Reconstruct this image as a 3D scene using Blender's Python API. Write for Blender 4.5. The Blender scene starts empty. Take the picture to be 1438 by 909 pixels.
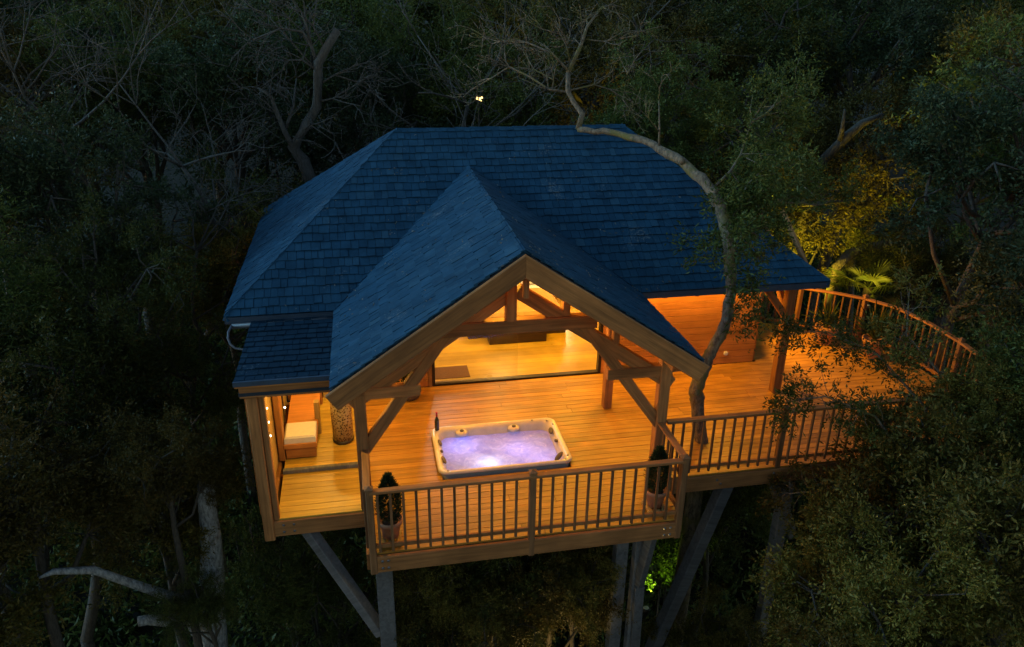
import bpy, bmesh, math, random
import numpy as np
from mathutils import Vector, Matrix, Euler
from math import radians as rad, sin, cos, pi

scene = bpy.context.scene
COL = scene.collection

# ---------------------------------------------------------------- camera
cam_d = bpy.data.cameras.new('camera')
cam = bpy.data.objects.new('camera', cam_d)
COL.objects.link(cam)
cam_d.sensor_width = 36.0
cam_d.lens = 1088.692 / 1438.0 * 36.0
cam_d.clip_start = 0.1
cam_d.clip_end = 600.0
YAW, PITCH, ROLL = rad(11.261), rad(23.358), rad(0.807)
_F = Vector((sin(YAW) * cos(PITCH), cos(YAW) * cos(PITCH), -sin(PITCH)))
_R = Vector((cos(YAW), -sin(YAW), 0.0))
_U = _R.cross(_F)
_R2 = _R * cos(ROLL) + _U * sin(ROLL)
_U2 = -_R * sin(ROLL) + _U * cos(ROLL)
CAM = Vector((0.164, -8.799, 7.192))
m = Matrix((_R2, _U2, -_F)).transposed().to_4x4()
m.translation = CAM
cam.matrix_world = m
scene.camera = cam

# ---------------------------------------------------------------- dusk sky
SUN_EL, SUN_AZ = 7.0, -78.0            # low sun just gone behind the wood on the left
world = bpy.data.worlds.new('World')
scene.world = world
world.use_nodes = True
wn = world.node_tree.nodes
wl = world.node_tree.links
bg = wn['Background']
sky = wn.new('ShaderNodeTexSky')
sky.sky_type = 'NISHITA'
sky.sun_disc = False
sky.sun_elevation = rad(SUN_EL)
sky.sun_rotation = rad(SUN_AZ)
sky.air_density = 1.0
sky.dust_density = 0.3
sky.ozone_density = 1.6
wl.new(sky.outputs['Color'], bg.inputs['Color'])
bg.inputs['Strength'].default_value = 0.042

sun_d = bpy.data.lights.new('sun', 'SUN')
sun_d.energy = 0.33
sun_d.angle = rad(25)
sun_d.color = (0.26, 0.66, 1.0)
sun = bpy.data.objects.new('sun', sun_d)
COL.objects.link(sun)
_sd = Vector((sin(rad(SUN_AZ)) * cos(rad(24)), cos(rad(SUN_AZ)) * cos(rad(24)), sin(rad(24))))
sun.rotation_euler = _sd.to_track_quat('Z', 'Y').to_euler()

# ---------------------------------------------------------------- exposure / render
scene.view_settings.view_transform = 'Standard'
scene.view_settings.look = 'None'
scene.view_settings.exposure = 2.3
scene.view_settings.gamma = 1.0
scene.render.engine = 'CYCLES'
scene.cycles.use_denoising = True
scene.cycles.max_bounces = 6
scene.cycles.diffuse_bounces = 2
scene.cycles.glossy_bounces = 2
scene.cycles.transmission_bounces = 3
scene.cycles.transparent_max_bounces = 6
scene.cycles.sample_clamp_indirect = 4.0
scene.cycles.caustics_reflective = False
scene.cycles.caustics_refractive = False

# ================================================================ helpers
WLOC = {}


class MB:
    """collects shapes for ONE mesh"""
    def __init__(s):
        s.v = []
        s.f = []

    def add(s, vs, fs):
        b = len(s.v)
        s.v.extend([tuple(p) for p in vs])
        s.f.extend([tuple(i + b for i in f) for f in fs])
        return s

    def box(s, x0, x1, y0, y1, z0, z1, c=0.0):
        if c <= 0:
            vs = [(x0, y0, z0), (x1, y0, z0), (x1, y1, z0), (x0, y1, z0), (x0, y0, z1), (x1, y0, z1), (x1, y1, z1), (x0, y1, z1)]
            return s.add(vs, [(0, 3, 2, 1), (4, 5, 6, 7), (0, 1, 5, 4), (1, 2, 6, 5), (2, 3, 7, 6), (3, 0, 4, 7)])
        vs = [(x0, y0, z0), (x1, y0, z0), (x1, y1, z0), (x0, y1, z0),
              (x0, y0, z1 - c), (x1, y0, z1 - c), (x1, y1, z1 - c), (x0, y1, z1 - c),
              (x0 + c, y0 + c, z1), (x1 - c, y0 + c, z1), (x1 - c, y1 - c, z1), (x0 + c, y1 - c, z1)]
        fs = [(0, 3, 2, 1), (8, 9, 10, 11)]
        for k in range(4):
            n = (k + 1) % 4
            fs += [(k, n, 4 + n, 4 + k), (4 + k, 4 + n, 8 + n, 8 + k)]
        return s.add(vs, fs)

    def beam(s, a, b, w, h, up=(0, 0, 1), c=0.0):
        """bar from a to b, w across, h along up, with chamfered long edges when c > 0"""
        a, b = Vector(a), Vector(b)
        d = (b - a).normalized()
        u = Vector(up)
        r = d.cross(u)
        if r.length < 1e-4:
            r = d.cross(Vector((0, 1, 0)))
        r.normalize()
        u = r.cross(d).normalized()
        if c > 0:
            prof = [(-w / 2 + c, -h / 2), (w / 2 - c, -h / 2), (w / 2, -h / 2 + c), (w / 2, h / 2 - c),
                    (w / 2 - c, h / 2), (-w / 2 + c, h / 2), (-w / 2, h / 2 - c), (-w / 2, -h / 2 + c)]
        else:
            prof = [(-w / 2, -h / 2), (w / 2, -h / 2), (w / 2, h / 2), (-w / 2, h / 2)]
        n = len(prof)
        vs = [a + r * p + u * q for p, q in prof] + [b + r * p + u * q for p, q in prof]
        fs = [tuple(range(n)), tuple(range(2 * n - 1, n - 1, -1))]
        for k in range(n):
            q = (k + 1) % n
            fs.append((k, k + n, q + n, q))
        return s.add(vs, fs)

    def post(s, x, y, z0, z1, w, cap=0.0, c=0.012):
        s.beam((x, y, z0), (x, y, z1), w, w, up=(0, 1, 0), c=c)
        if cap > 0:
            h = w / 2 + .008
            s.add([(x - h, y - h, z1), (x + h, y - h, z1), (x + h, y + h, z1), (x - h, y + h, z1),
                   (x - h, y - h, z1 + .012), (x + h, y - h, z1 + .012), (x + h, y + h, z1 + .012), (x - h, y + h, z1 + .012), (x, y, z1 + cap)],
                  [(0, 3, 2, 1), (0, 1, 5, 4), (1, 2, 6, 5), (2, 3, 7, 6), (3, 0, 4, 7), (4, 5, 8), (5, 6, 8), (6, 7, 8), (7, 4, 8)])
        return s

    def tube(s, pts, rads, sides=8, wob=0.0, rng=None):
        pts = [Vector(p) for p in pts]
        n = len(pts)
        b = len(s.v)
        ref = Vector((0.31, 0.17, 0.93))
        for i, p in enumerate(pts):
            d = (pts[min(i + 1, n - 1)] - pts[max(i - 1, 0)])
            if d.length < 1e-6:
                d = Vector((0, 0, 1))
            d.normalize()
            r = d.cross(ref)
            if r.length < .05:
                r = d.cross(Vector((1, 0, 0)))
            r.normalize()
            u = r.cross(d)
            for k in range(sides):
                a = 2 * pi * k / sides
                rr = rads[i] * (1 + (rng.uniform(-wob, wob) if rng else 0))
                s.v.append(tuple(p + r * (cos(a) * rr) + u * (sin(a) * rr)))
        for i in range(n - 1):
            for k in range(sides):
                q = (k + 1) % sides
                s.f.append((b + i * sides + k, b + i * sides + q, b + (i + 1) * sides + q, b + (i + 1) * sides + k))
        s.f.append(tuple(b + k for k in range(sides))[::-1])
        s.f.append(tuple(b + (n - 1) * sides + k for k in range(sides)))
        return s

    def lathe(s, prof, cx=0, cy=0, sides=24):
        b = len(s.v)
        for r, z in prof:
            for k in range(sides):
                a = 2 * pi * k / sides
                s.v.append((cx + r * cos(a), cy + r * sin(a), z))
        for i in range(len(prof) - 1):
            for k in range(sides):
                q = (k + 1) % sides
                s.f.append((b + i * sides + k, b + i * sides + q, b + (i + 1) * sides + q, b + (i + 1) * sides + k))
        s.f.append(tuple(b + k for k in range(sides))[::-1])
        s.f.append(tuple(b + (len(prof) - 1) * sides + k for k in range(sides)))
        return s

    def blob(s, c, r, sx=1, sy=1, sz=1, nu=10, nv=6):
        prof_v = []
        b = len(s.v)
        for i in range(nv + 1):
            t = pi * i / nv
            for k in range(nu):
                a = 2 * pi * k / nu
                s.v.append((c[0] + r * sx * sin(t) * cos(a), c[1] + r * sy * sin(t) * sin(a), c[2] - r * sz * cos(t)))
        for i in range(nv):
            for k in range(nu):
                q = (k + 1) % nu
                s.f.append((b + i * nu + k, b + i * nu + q, b + (i + 1) * nu + q, b + (i + 1) * nu + k))
        return s

    def build(s, name, mat, parent=None, smooth=False, kind=None):
        me = bpy.data.meshes.new(name)
        me.from_pydata(s.v, [], s.f)
        if smooth:
            me.polygons.foreach_set('use_smooth', [True] * len(me.polygons))
        me.update()
        return link(name, me, mat, parent, kind)


def link(name, me, mat, parent=None, kind=None):
    if mat is not None and not me.materials:
        me.materials.append(MAT[mat] if isinstance(mat, str) else mat)
    o = bpy.data.objects.new(name, me)
    COL.objects.link(o)
    WLOC[o.name] = Vector((0, 0, 0))
    if parent is not None:
        o.parent = parent
        o.location = -WLOC[parent.name]
    if kind:
        o['kind'] = kind
    return o


def thing(name, label, cat, loc=(0, 0, 0), group=None):
    o = bpy.data.objects.new(name, None)
    COL.objects.link(o)
    o.empty_display_size = .2
    o.location = loc
    WLOC[o.name] = Vector(loc)
    return tag(o, label, cat, group)


def tag(o, label, cat, group=None):
    o['label'] = label
    o['category'] = cat
    if group:
        o['group'] = group
    return o


def copy_tree(o, loc, rz=0.0, sc=1.0, parent=None):
    c = o.copy()
    COL.objects.link(c)
    c.location = loc
    c.rotation_euler = (0, 0, rz)
    c.scale = (sc, sc, sc) if not isinstance(sc, tuple) else sc
    for ch in list(o.children):
        k = ch.copy()
        COL.objects.link(k)
        k.parent = c
        for g in list(ch.children):
            q = g.copy()
            COL.objects.link(q)
            q.parent = k
    return c


# ---------------------------------------------------------------- materials
MAT = {}


def newmat(name):
    mt = bpy.data.materials.new(name)
    mt.use_nodes = True
    MAT[name] = mt
    nt = mt.node_tree
    return mt, nt.nodes, nt.links, nt.nodes['Principled BSDF']


def ramp(nodes, stops):
    r = nodes.new('ShaderNodeValToRGB')
    e = r.color_ramp.elements
    while len(e) < len(stops):
        e.new(0.5)
    for k, (p, c) in enumerate(stops):
        e[k].position = p
        e[k].color = (*c, 1)
    return r


def wood(name, col, scale=(1.2, 22, 22), rough=.55, var=.28, bump=.25, island=True, spec=.35):
    """grain runs along local X by default: low frequency along the grain, high across it"""
    mt, n, l, p = newmat(name)
    tc = n.new('ShaderNodeTexCoord')
    mp = n.new('ShaderNodeMapping')
    mp.inputs['Scale'].default_value = scale
    l.new(tc.outputs['Object'], mp.inputs['Vector'])
    geo = n.new('ShaderNodeNewGeometry')
    oi = n.new('ShaderNodeObjectInfo')
    add = n.new('ShaderNodeVectorMath')
    add.operation = 'ADD'
    cmb = n.new('ShaderNodeCombineXYZ')
    mul = n.new('ShaderNodeMath')
    mul.operation = 'MULTIPLY'
    mul.inputs[1].default_value = 37.0
    l.new(oi.outputs['Random'], mul.inputs[0])
    l.new(mul.outputs[0], cmb.inputs[0])
    l.new(mul.outputs[0], cmb.inputs[1])
    l.new(mp.outputs[0], add.inputs[0])
    l.new(cmb.outputs[0], add.inputs[1])
    nz = n.new('ShaderNodeTexNoise')
    nz.inputs['Scale'].default_value = 1.0
    nz.inputs['Detail'].default_value = 6
    nz.inputs['Roughness'].default_value = .6
    nz.inputs['Distortion'].default_value = .6
    l.new(add.outputs[0], nz.inputs['Vector'])
    d = tuple(c * (1 - var) for c in col)
    b = tuple(min(1, c * (1 + var)) for c in col)
    rp = ramp(n, [(.3, d), (.5, col), (.72, b)])
    l.new(nz.outputs['Fac'], rp.inputs[0])
    # per-piece tone
    hsv = n.new('ShaderNodeHueSaturation')
    mr = n.new('ShaderNodeMapRange')
    mr.inputs['To Min'].default_value = .78
    mr.inputs['To Max'].default_value = 1.2
    l.new(oi.outputs['Random'], mr.inputs['Value'])
    l.new(mr.outputs[0], hsv.inputs['Value'])
    l.new(rp.outputs[0], hsv.inputs['Color'])
    # blotchy weathering
    n2 = n.new('ShaderNodeTexNoise')
    n2.inputs['Scale'].default_value = 1.7
    n2.inputs['Detail'].default_value = 5
    l.new(tc.outputs['Object'], n2.inputs['Vector'])
    mr2 = n.new('ShaderNodeMapRange')
    mr2.inputs['From Min'].default_value = .35
    mr2.inputs['From Max'].default_value = .7
    mr2.inputs['To Min'].default_value = .72
    mr2.inputs['To Max'].default_value = 1.08
    l.new(n2.outputs['Fac'], mr2.inputs['Value'])
    mx = n.new('ShaderNodeMixRGB')
    mx.blend_type = 'MULTIPLY'
    mx.inputs[0].default_value = 1
    l.new(hsv.outputs[0], mx.inputs[1])
    l.new(mr2.outputs[0], mx.inputs[2])
    l.new(mx.outputs[0], p.inputs['Base Color'])
    rr = n.new('ShaderNodeMapRange')
    rr.inputs['To Min'].default_value = rough - .12
    rr.inputs['To Max'].default_value = rough + .18
    l.new(n2.outputs['Fac'], rr.inputs['Value'])
    l.new(rr.outputs[0], p.inputs['Roughness'])
    p.inputs['Specular IOR Level'].default_value = spec
    bp = n.new('ShaderNodeBump')
    bp.inputs['Strength'].default_value = bump
    bp.inputs['Distance'].default_value = .01
    l.new(nz.outputs['Fac'], bp.inputs['Height'])
    l.new(bp.outputs[0], p.inputs['Normal'])
    return mt


def plain(name, col, rough=.5, metal=0.0, noise=0.0, nscale=8, bump=0.0, spec=.5, emit=None, es=0.0):
    mt, n, l, p = newmat(name)
    p.inputs['Base Color'].default_value = (*col, 1)
    p.inputs['Roughness'].default_value = rough
    p.inputs['Metallic'].default_value = metal
    p.inputs['Specular IOR Level'].default_value = spec
    if noise or bump:
        tc = n.new('ShaderNodeTexCoord')
        nz = n.new('ShaderNodeTexNoise')
        nz.inputs['Scale'].default_value = nscale
        nz.inputs['Detail'].default_value = 7
        nz.inputs['Roughness'].default_value = .65
        l.new(tc.outputs['Object'], nz.inputs['Vector'])
        rp = ramp(n, [(.3, tuple(c * (1 - noise) for c in col)), (.7, tuple(min(1, c * (1 + noise)) for c in col))])
        l.new(nz.outputs['Fac'], rp.inputs[0])
        l.new(rp.outputs[0], p.inputs['Base Color'])
        if bump:
            bp = n.new('ShaderNodeBump')
            bp.inputs['Strength'].default_value = bump
            bp.inputs['Distance'].default_value = .02
            l.new(nz.outputs['Fac'], bp.inputs['Height'])
            l.new(bp.outputs[0], p.inputs['Normal'])
    if emit:
        p.inputs['Emission Color'].default_value = (*emit, 1)
        p.inputs['Emission Strength'].default_value = es
    return mt


def leafmat(name, cols, rough=.5, trans=.25):
    mt, n, l, p = newmat(name)
    geo = n.new('ShaderNodeNewGeometry')
    oi = n.new('ShaderNodeObjectInfo')
    rp = ramp(n, [(k / (len(cols) - 1), c) for k, c in enumerate(cols)])
    l.new(geo.outputs['Random Per Island'], rp.inputs[0])
    hsv = n.new('ShaderNodeHueSaturation')
    mr = n.new('ShaderNodeMapRange')
    mr.inputs['To Min'].default_value = .65
    mr.inputs['To Max'].default_value = 1.35
    l.new(oi.outputs['Random'], mr.inputs['Value'])
    l.new(mr.outputs[0], hsv.inputs['Value'])
    mr3 = n.new('ShaderNodeMapRange')
    mr3.inputs['To Min'].default_value = .492
    mr3.inputs['To Max'].default_value = .52
    l.new(oi.outputs['Random'], mr3.inputs['Value'])
    l.new(mr3.outputs[0], hsv.inputs['Hue'])
    l.new(rp.outputs[0], hsv.inputs['Color'])
    l.new(hsv.outputs[0], p.inputs['Base Color'])
    p.inputs['Roughness'].default_value = rough
    p.inputs['Specular IOR Level'].default_value = .16
    tr = n.new('ShaderNodeBsdfTranslucent')
    l.new(hsv.outputs[0], tr.inputs['Color'])
    mx = n.new('ShaderNodeMixShader')
    mx.inputs[0].default_value = trans
    l.new(p.outputs[0], mx.inputs[1])
    l.new(tr.outputs[0], mx.inputs[2])
    l.new(mx.outputs[0], n['Material Output'].inputs['Surface'])
    return mt


def bark(name, col, dark, moss=None):
    mt, n, l, p = newmat(name)
    tc = n.new('ShaderNodeTexCoord')
    mp = n.new('ShaderNodeMapping')
    mp.inputs['Scale'].default_value = (14, 14, 5)
    l.new(tc.outputs['Object'], mp.inputs['Vector'])
    nz = n.new('ShaderNodeTexNoise')
    nz.inputs['Scale'].default_value = 1.6
    nz.inputs['Detail'].default_value = 8
    nz.inputs['Roughness'].default_value = .7
    l.new(mp.outputs[0], nz.inputs['Vector'])
    st = [(.35, dark), (.62, col)]
    rp = ramp(n, st)
    l.new(nz.outputs['Fac'], rp.inputs[0])
    out = rp
    if moss:
        n2 = n.new('ShaderNodeTexNoise')
        n2.inputs['Scale'].default_value = 3.0
        n2.inputs['Detail'].default_value = 4
        l.new(tc.outputs['Object'], n2.inputs['Vector'])
        r2 = ramp(n, [(.5, (0, 0, 0)), (.62, (1, 1, 1))])
        l.new(n2.outputs['Fac'], r2.inputs[0])
        mx = n.new('ShaderNodeMixRGB')
        l.new(r2.outputs[0], mx.inputs[0])
        l.new(rp.outputs[0], mx.inputs[1])
        mx.inputs[2].default_value = (*moss, 1)
        out = mx
    l.new(out.outputs[0], p.inputs['Base Color'])
    p.inputs['Roughness'].default_value = .9
    bp = n.new('ShaderNodeBump')
    bp.inputs['Strength'].default_value = .8
    bp.inputs['Distance'].default_value = .02
    l.new(nz.outputs['Fac'], bp.inputs['Height'])
    l.new(bp.outputs[0], p.inputs['Normal'])
    return mt


wood('timber', (.37, .16, .052), rough=.7, var=.35, bump=.4)
wood('timber_z', (.235, .112, .045), scale=(22, 22, 1.2), rough=.7, var=.35, bump=.4)
wood('grey_timber', (.15, .15, .155), scale=(16, 16, 1.2), rough=.8, var=.3, bump=.5)
wood('deck_wood', (.42, .205, .03), rough=.40, var=.34, bump=.2, spec=.5)
wood('wall_wood', (.46, .19, .05), rough=.5, var=.2, bump=.15)
wood('floor_wood', (.56, .32, .03), rough=.30, var=.12, bump=.04, spec=.5)
wood('bay_floor', (.52, .33, .05), rough=.42, var=.25, bump=.15, spec=.5)
wood('pale_wood', (.50, .33, .12), rough=.5, var=.18, bump=.1)
wood('dark_wood', (.05, .028, .016), rough=.5, var=.3, bump=.1)
plain('frame_metal', (.03, .025, .022), .4, .6)
plain('steel', (.32, .31, .30), .35, .9)
plain('white_plastic', (.62, .6, .56), .4)
plain('pipe_grey', (.11, .125, .15), .5, noise=.2)
plain('terracotta', (.42, .2, .11), .8, noise=.25, nscale=6, bump=.1)
plain('soil', (.03, .02, .012), .95, noise=.4, nscale=30, bump=.4)
plain('acrylic', (.62, .56, .48), .22, noise=.12, nscale=5)
plain('tub_skirt', (.36, .30, .24), .5, noise=.1)
plain('pillow_rubber', (.10, .075, .06), .6)
plain('cloth_white', (.66, .63, .62), .9, noise=.06, nscale=14, bump=.15)
plain('cloth_orange', (.55, .28, .07), .9, noise=.12, nscale=10, bump=.2)
plain('patch_brown', (.16, .07, .025), .95, noise=.2, nscale=40, bump=.3)
plain('plaster', (.62, .45, .25), .8, noise=.05)
plain('gutter_zinc', (.14, .145, .155), .55, .5, noise=.2)
plain('roof_edge', (.032, .06, .10), .6, noise=.2, nscale=5)
plain('flat_roof', (.014, .026, .042), .7, noise=.35, nscale=5, bump=.25)
plain('roof_under', (.018, .027, .042), .8)
plain('dark_glass', (.012, .02, .008), .08, spec=.7)
plain('foil_red', (.35, .012, .03), .35, .3)
plain('bulb', (1, .8, .5), .4, emit=(1.0, .78, .5), es=3.6)
plain('lamp_glow', (1, .7, .35), .4, emit=(1.0, .62, .25), es=10.0)
plain('lamp_body', (.05, .045, .04), .4, .7)
plain('far_glow', (1, .8, .4), .4, emit=(1.0, .66, .22), es=.8)
plain('forest_floor', (.010, .011, .005), .95, noise=.6, nscale=1.2, bump=.7)
bark('bark', (.085, .07, .053), (.028, .022, .017))
bark('bark_moss', (.23, .175, .115), (.045, .035, .025), moss=(.14, .12, .032))
bark('bark_pale', (.115, .10, .085), (.045, .04, .033))
bark('bark_grey', (.38, .38, .37), (.09, .09, .09))
leafmat('leaf_dark', [(0.032, 0.044, 0.009), (0.054, 0.068, 0.014), (0.083, 0.096, 0.021), (0.118, 0.123, 0.031)])
leafmat('leaf_olive', [(0.051, 0.043, 0.007), (0.079, 0.066, 0.012), (0.12, 0.091, 0.019), (0.165, 0.124, 0.035)])
leafmat('leaf_cool', [(0.025, 0.04, 0.018), (0.042, 0.064, 0.026), (0.061, 0.088, 0.038), (0.093, 0.118, 0.058)])
leafmat('leaf_palm', [(0.051, 0.068, 0.017), (0.074, 0.091, 0.023), (0.103, 0.108, 0.034)], trans=.3)
leafmat('leaf_topiary', [(0.028, 0.048, 0.017), (0.046, 0.068, 0.026), (0.068, 0.091, 0.037)])
leafmat('leaf_ivy', [(0.028, 0.046, 0.009), (0.051, 0.068, 0.011), (0.074, 0.085, 0.017)], trans=.35)


def shingle_mat(nm='shingle', k=1.0):
    mt, n, l, p = newmat(nm)
    geo = n.new('ShaderNodeNewGeometry')
    oi = n.new('ShaderNodeObjectInfo')
    ad = n.new('ShaderNodeMath')
    ad.operation = 'ADD'
    l.new(geo.outputs['Random Per Island'], ad.inputs[0])
    l.new(oi.outputs['Random'], ad.inputs[1])
    fr = n.new('ShaderNodeMath')
    fr.operation = 'FRACT'
    l.new(ad.outputs[0], fr.inputs[0])
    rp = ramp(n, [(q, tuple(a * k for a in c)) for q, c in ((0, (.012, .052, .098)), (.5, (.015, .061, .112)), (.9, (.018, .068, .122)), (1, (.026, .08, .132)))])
    l.new(fr.outputs[0], rp.inputs[0])
    tc = n.new('ShaderNodeTexCoord')
    nz = n.new('ShaderNodeTexNoise')
    nz.inputs['Scale'].default_value = 2.3
    nz.inputs['Detail'].default_value = 8
    nz.inputs['Roughness'].default_value = .7
    l.new(tc.outputs['Object'], nz.inputs['Vector'])
    mr = n.new('ShaderNodeMapRange')
    mr.inputs['From Min'].default_value = .3
    mr.inputs['From Max'].default_value = .7
    mr.inputs['To Min'].default_value = .7
    mr.inputs['To Max'].default_value = 1.25
    l.new(nz.outputs['Fac'], mr.inputs['Value'])
    mx = n.new('ShaderNodeMixRGB')
    mx.blend_type = 'MULTIPLY'
    mx.inputs[0].default_value = 1
    l.new(rp.outputs[0], mx.inputs[1])
    l.new(mr.outputs[0], mx.inputs[2])
    # pale lichen flecks
    n3 = n.new('ShaderNodeTexNoise')
    n3.inputs['Scale'].default_value = 26
    n3.inputs['Detail'].default_value = 3
    l.new(tc.outputs['Object'], n3.inputs['Vector'])
    n4 = n.new('ShaderNodeTexNoise')
    n4.inputs['Scale'].default_value = 1.3
    l.new(tc.outputs['Object'], n4.inputs['Vector'])
    sm = n.new('ShaderNodeMath')
    sm.operation = 'ADD'
    l.new(n3.outputs['Fac'], sm.inputs[0])
    l.new(n4.outputs['Fac'], sm.inputs[1])
    r3 = ramp(n, [(.0, (0, 0, 0)), (1.0, (1, 1, 1))])
    mp = n.new('ShaderNodeMapRange')
    mp.inputs['From Min'].default_value = 1.24
    mp.inputs['From Max'].default_value = 1.32
    l.new(sm.outputs[0], mp.inputs['Value'])
    mx2 = n.new('ShaderNodeMixRGB')
    mp2 = n.new('ShaderNodeMath')
    mp2.operation = 'MULTIPLY'
    mp2.inputs[1].default_value = .6
    l.new(mp.outputs[0], mp2.inputs[0])
    l.new(mp2.outputs[0], mx2.inputs[0])
    l.new(mx.outputs[0], mx2.inputs[1])
    mx2.inputs[2].default_value = (.14, .17, .19, 1)
    l.new(mx2.outputs[0], p.inputs['Base Color'])
    p.inputs['Roughness'].default_value = .75
    p.inputs['Specular IOR Level'].default_value = .12
    bp = n.new('ShaderNodeBump')
    bp.inputs['Strength'].default_value = .4
    bp.inputs['Distance'].default_value = .01
    l.new(n3.outputs['Fac'], bp.inputs['Height'])
    l.new(bp.outputs[0], p.inputs['Normal'])


shingle_mat()
shingle_mat('bay_shingle_shaded', .5)  # darker copy of the shingle: shade below the main eave put into the colour


def glass_mat():
    mt, n, l, p = newmat('pane_glass')
    t = n.new('ShaderNodeBsdfTransparent')
    t.inputs['Color'].default_value = (.95, .96, .95, 1)
    g = n.new('ShaderNodeBsdfGlossy')
    g.inputs['Roughness'].default_value = .03
    f = n.new('ShaderNodeFresnel')
    f.inputs['IOR'].default_value = 1.35
    mx = n.new('ShaderNodeMixShader')
    l.new(f.outputs[0], mx.inputs[0])
    l.new(t.outputs[0], mx.inputs[1])
    l.new(g.outputs[0], mx.inputs[2])
    l.new(mx.outputs[0], n['Material Output'].inputs['Surface'])


glass_mat()


def water_mat():
    """foaming, milky water: lets the lamps under it shine through"""
    mt, n, l, p = newmat('foam_water')
    tc = n.new('ShaderNodeTexCoord')
    nz = n.new('ShaderNodeTexNoise')
    nz.inputs['Scale'].default_value = 5.5
    nz.inputs['Detail'].default_value = 9
    nz.inputs['Roughness'].default_value = .68
    nz.inputs['Distortion'].default_value = 1.6
    l.new(tc.outputs['Object'], nz.inputs['Vector'])
    rp = ramp(n, [(.34, (.40, .39, .70)), (.52, (.52, .50, .76)), (.64, (.66, .63, .84)), (.74, (.9, .88, .95))])
    l.new(nz.outputs['Fac'], rp.inputs[0])
    l.new(rp.outputs[0], p.inputs['Base Color'])
    p.inputs['Roughness'].default_value = .28
    tr = n.new('ShaderNodeBsdfTranslucent')
    l.new(rp.outputs[0], tr.inputs['Color'])
    bp = n.new('ShaderNodeBump')
    bp.inputs['Strength'].default_value = .55
    bp.inputs['Distance'].default_value = .03
    l.new(nz.outputs['Fac'], bp.inputs['Height'])
    l.new(bp.outputs[0], p.inputs['Normal'])
    mx = n.new('ShaderNodeMixShader')
    mx.inputs[0].default_value = .55
    l.new(p.outputs[0], mx.inputs[1])
    l.new(tr.outputs[0], mx.inputs[2])
    l.new(mx.outputs[0], n['Material Output'].inputs['Surface'])


water_mat()


def basket_mat():
    mt, n, l, p = newmat('pierced_bronze')
    tc = n.new('ShaderNodeTexCoord')
    vo = n.new('ShaderNodeTexVoronoi')
    vo.inputs['Scale'].default_value = 30
    l.new(tc.outputs['Object'], vo.inputs['Vector'])
    rp = ramp(n, [(.25, (.02, .012, .006)), (.42, (.34, .24, .10)), (.7, (.5, .4, .22))])
    l.new(vo.outputs['Distance'], rp.inputs[0])
    l.new(rp.outputs[0], p.inputs['Base Color'])
    p.inputs['Roughness'].default_value = .45
    p.inputs['Metallic'].default_value = .3
    bp = n.new('ShaderNodeBump')
    bp.inputs['Strength'].default_value = .8
    l.new(vo.outputs['Distance'], bp.inputs['Height'])
    l.new(bp.outputs[0], p.inputs['Normal'])


basket_mat()
WARM = (1.0, .46, .035)
GOLD = (1.0, .66, .12)


def lamp_light(parent, loc, watts, color=WARM, radius=.06, spot=None, aim=None):
    d = bpy.data.lights.new('lamp_light', 'SPOT' if spot else 'POINT')
    d.energy = watts * .163
    d.color = color
    d.shadow_soft_size = radius
    if spot:
        d.spot_size = rad(spot)
        d.spot_blend = .55
    o = bpy.data.objects.new('lamp_light', d)
    COL.objects.link(o)
    o.parent = parent
    o.location = Vector(loc) - WLOC[parent.name]
    if aim is not None:
        o.rotation_euler = (Vector(loc) - Vector(aim)).to_track_quat('Z', 'Y').to_euler()
    return o


# ================================================================ SETTING: ground and far wood
def ground_z(x, y):
    return -6.2 + .13 * max(0, y - 4) + .35 * sin(x * .21 + 1.3) * cos(y * .17) + .12 * sin(x * .9) * sin(y * .8)


def ground():
    mb = MB()
    xs = list(np.linspace(-90, -24, 12)) + list(np.linspace(-20, 36, 70)) + list(np.linspace(40, 110, 12))
    ys = list(np.linspace(-60, -14, 8)) + list(np.linspace(-12, 30, 60)) + list(np.linspace(33, 130, 22))
    nx = len(xs)
    for y in ys:
        for x in xs:
            mb.v.append((x, y, ground_z(x, y)))
    for j in range(len(ys) - 1):
        for i in range(nx - 1):
            a = j * nx + i
            mb.f.append((a, a + 1, a + nx + 1, a + nx))
    o = mb.build('ground', 'forest_floor', None, smooth=True, kind='structure')
    return o


ground()

# ================================================================ FOLIAGE MACHINERY
def leaves_mesh(name, P, D, length, width, mat, seed=0):
    """one mesh of separate leaf blades: P positions, D growth directions"""
    rs = np.random.RandomState(seed)
    n = len(P)
    L = length * (.5 + 1.1 * rs.uniform(0, 1, (n, 1)) ** 1.5)
    Wd = width * rs.uniform(.7, 1.25, (n, 1))
    D = D / np.maximum(np.linalg.norm(D, axis=1, keepdims=True), 1e-6)
    q = rs.normal(size=(n, 3))
    q[:, 2] *= .45
    S = np.cross(D, q)
    S /= np.maximum(np.linalg.norm(S, axis=1, keepdims=True), 1e-6)
    Nn = np.cross(S, D)
    droop = Nn * (L * rs.uniform(-.12, .12, (n, 1)))
    v = np.empty((n, 4, 3))
    v[:, 0] = P
    v[:, 1] = P + D * L * .45 + S * Wd * .5 + droop
    v[:, 2] = P + D * L
    v[:, 3] = P + D * L * .45 - S * Wd * .5 + droop
    me = bpy.data.meshes.new(name)
    me.vertices.add(n * 4)
    me.vertices.foreach_set('co', v.reshape(-1))
    me.loops.add(n * 4)
    me.loops.foreach_set('vertex_index', np.arange(n * 4, dtype=np.int32))
    me.polygons.add(n)
    me.polygons.foreach_set('loop_start', np.arange(0, n * 4, 4, dtype=np.int32))
    me.polygons.foreach_set('loop_total', np.full(n, 4, dtype=np.int32))
    me.update(calc_edges=True)
    me.materials.append(MAT[mat])
    return me


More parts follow.
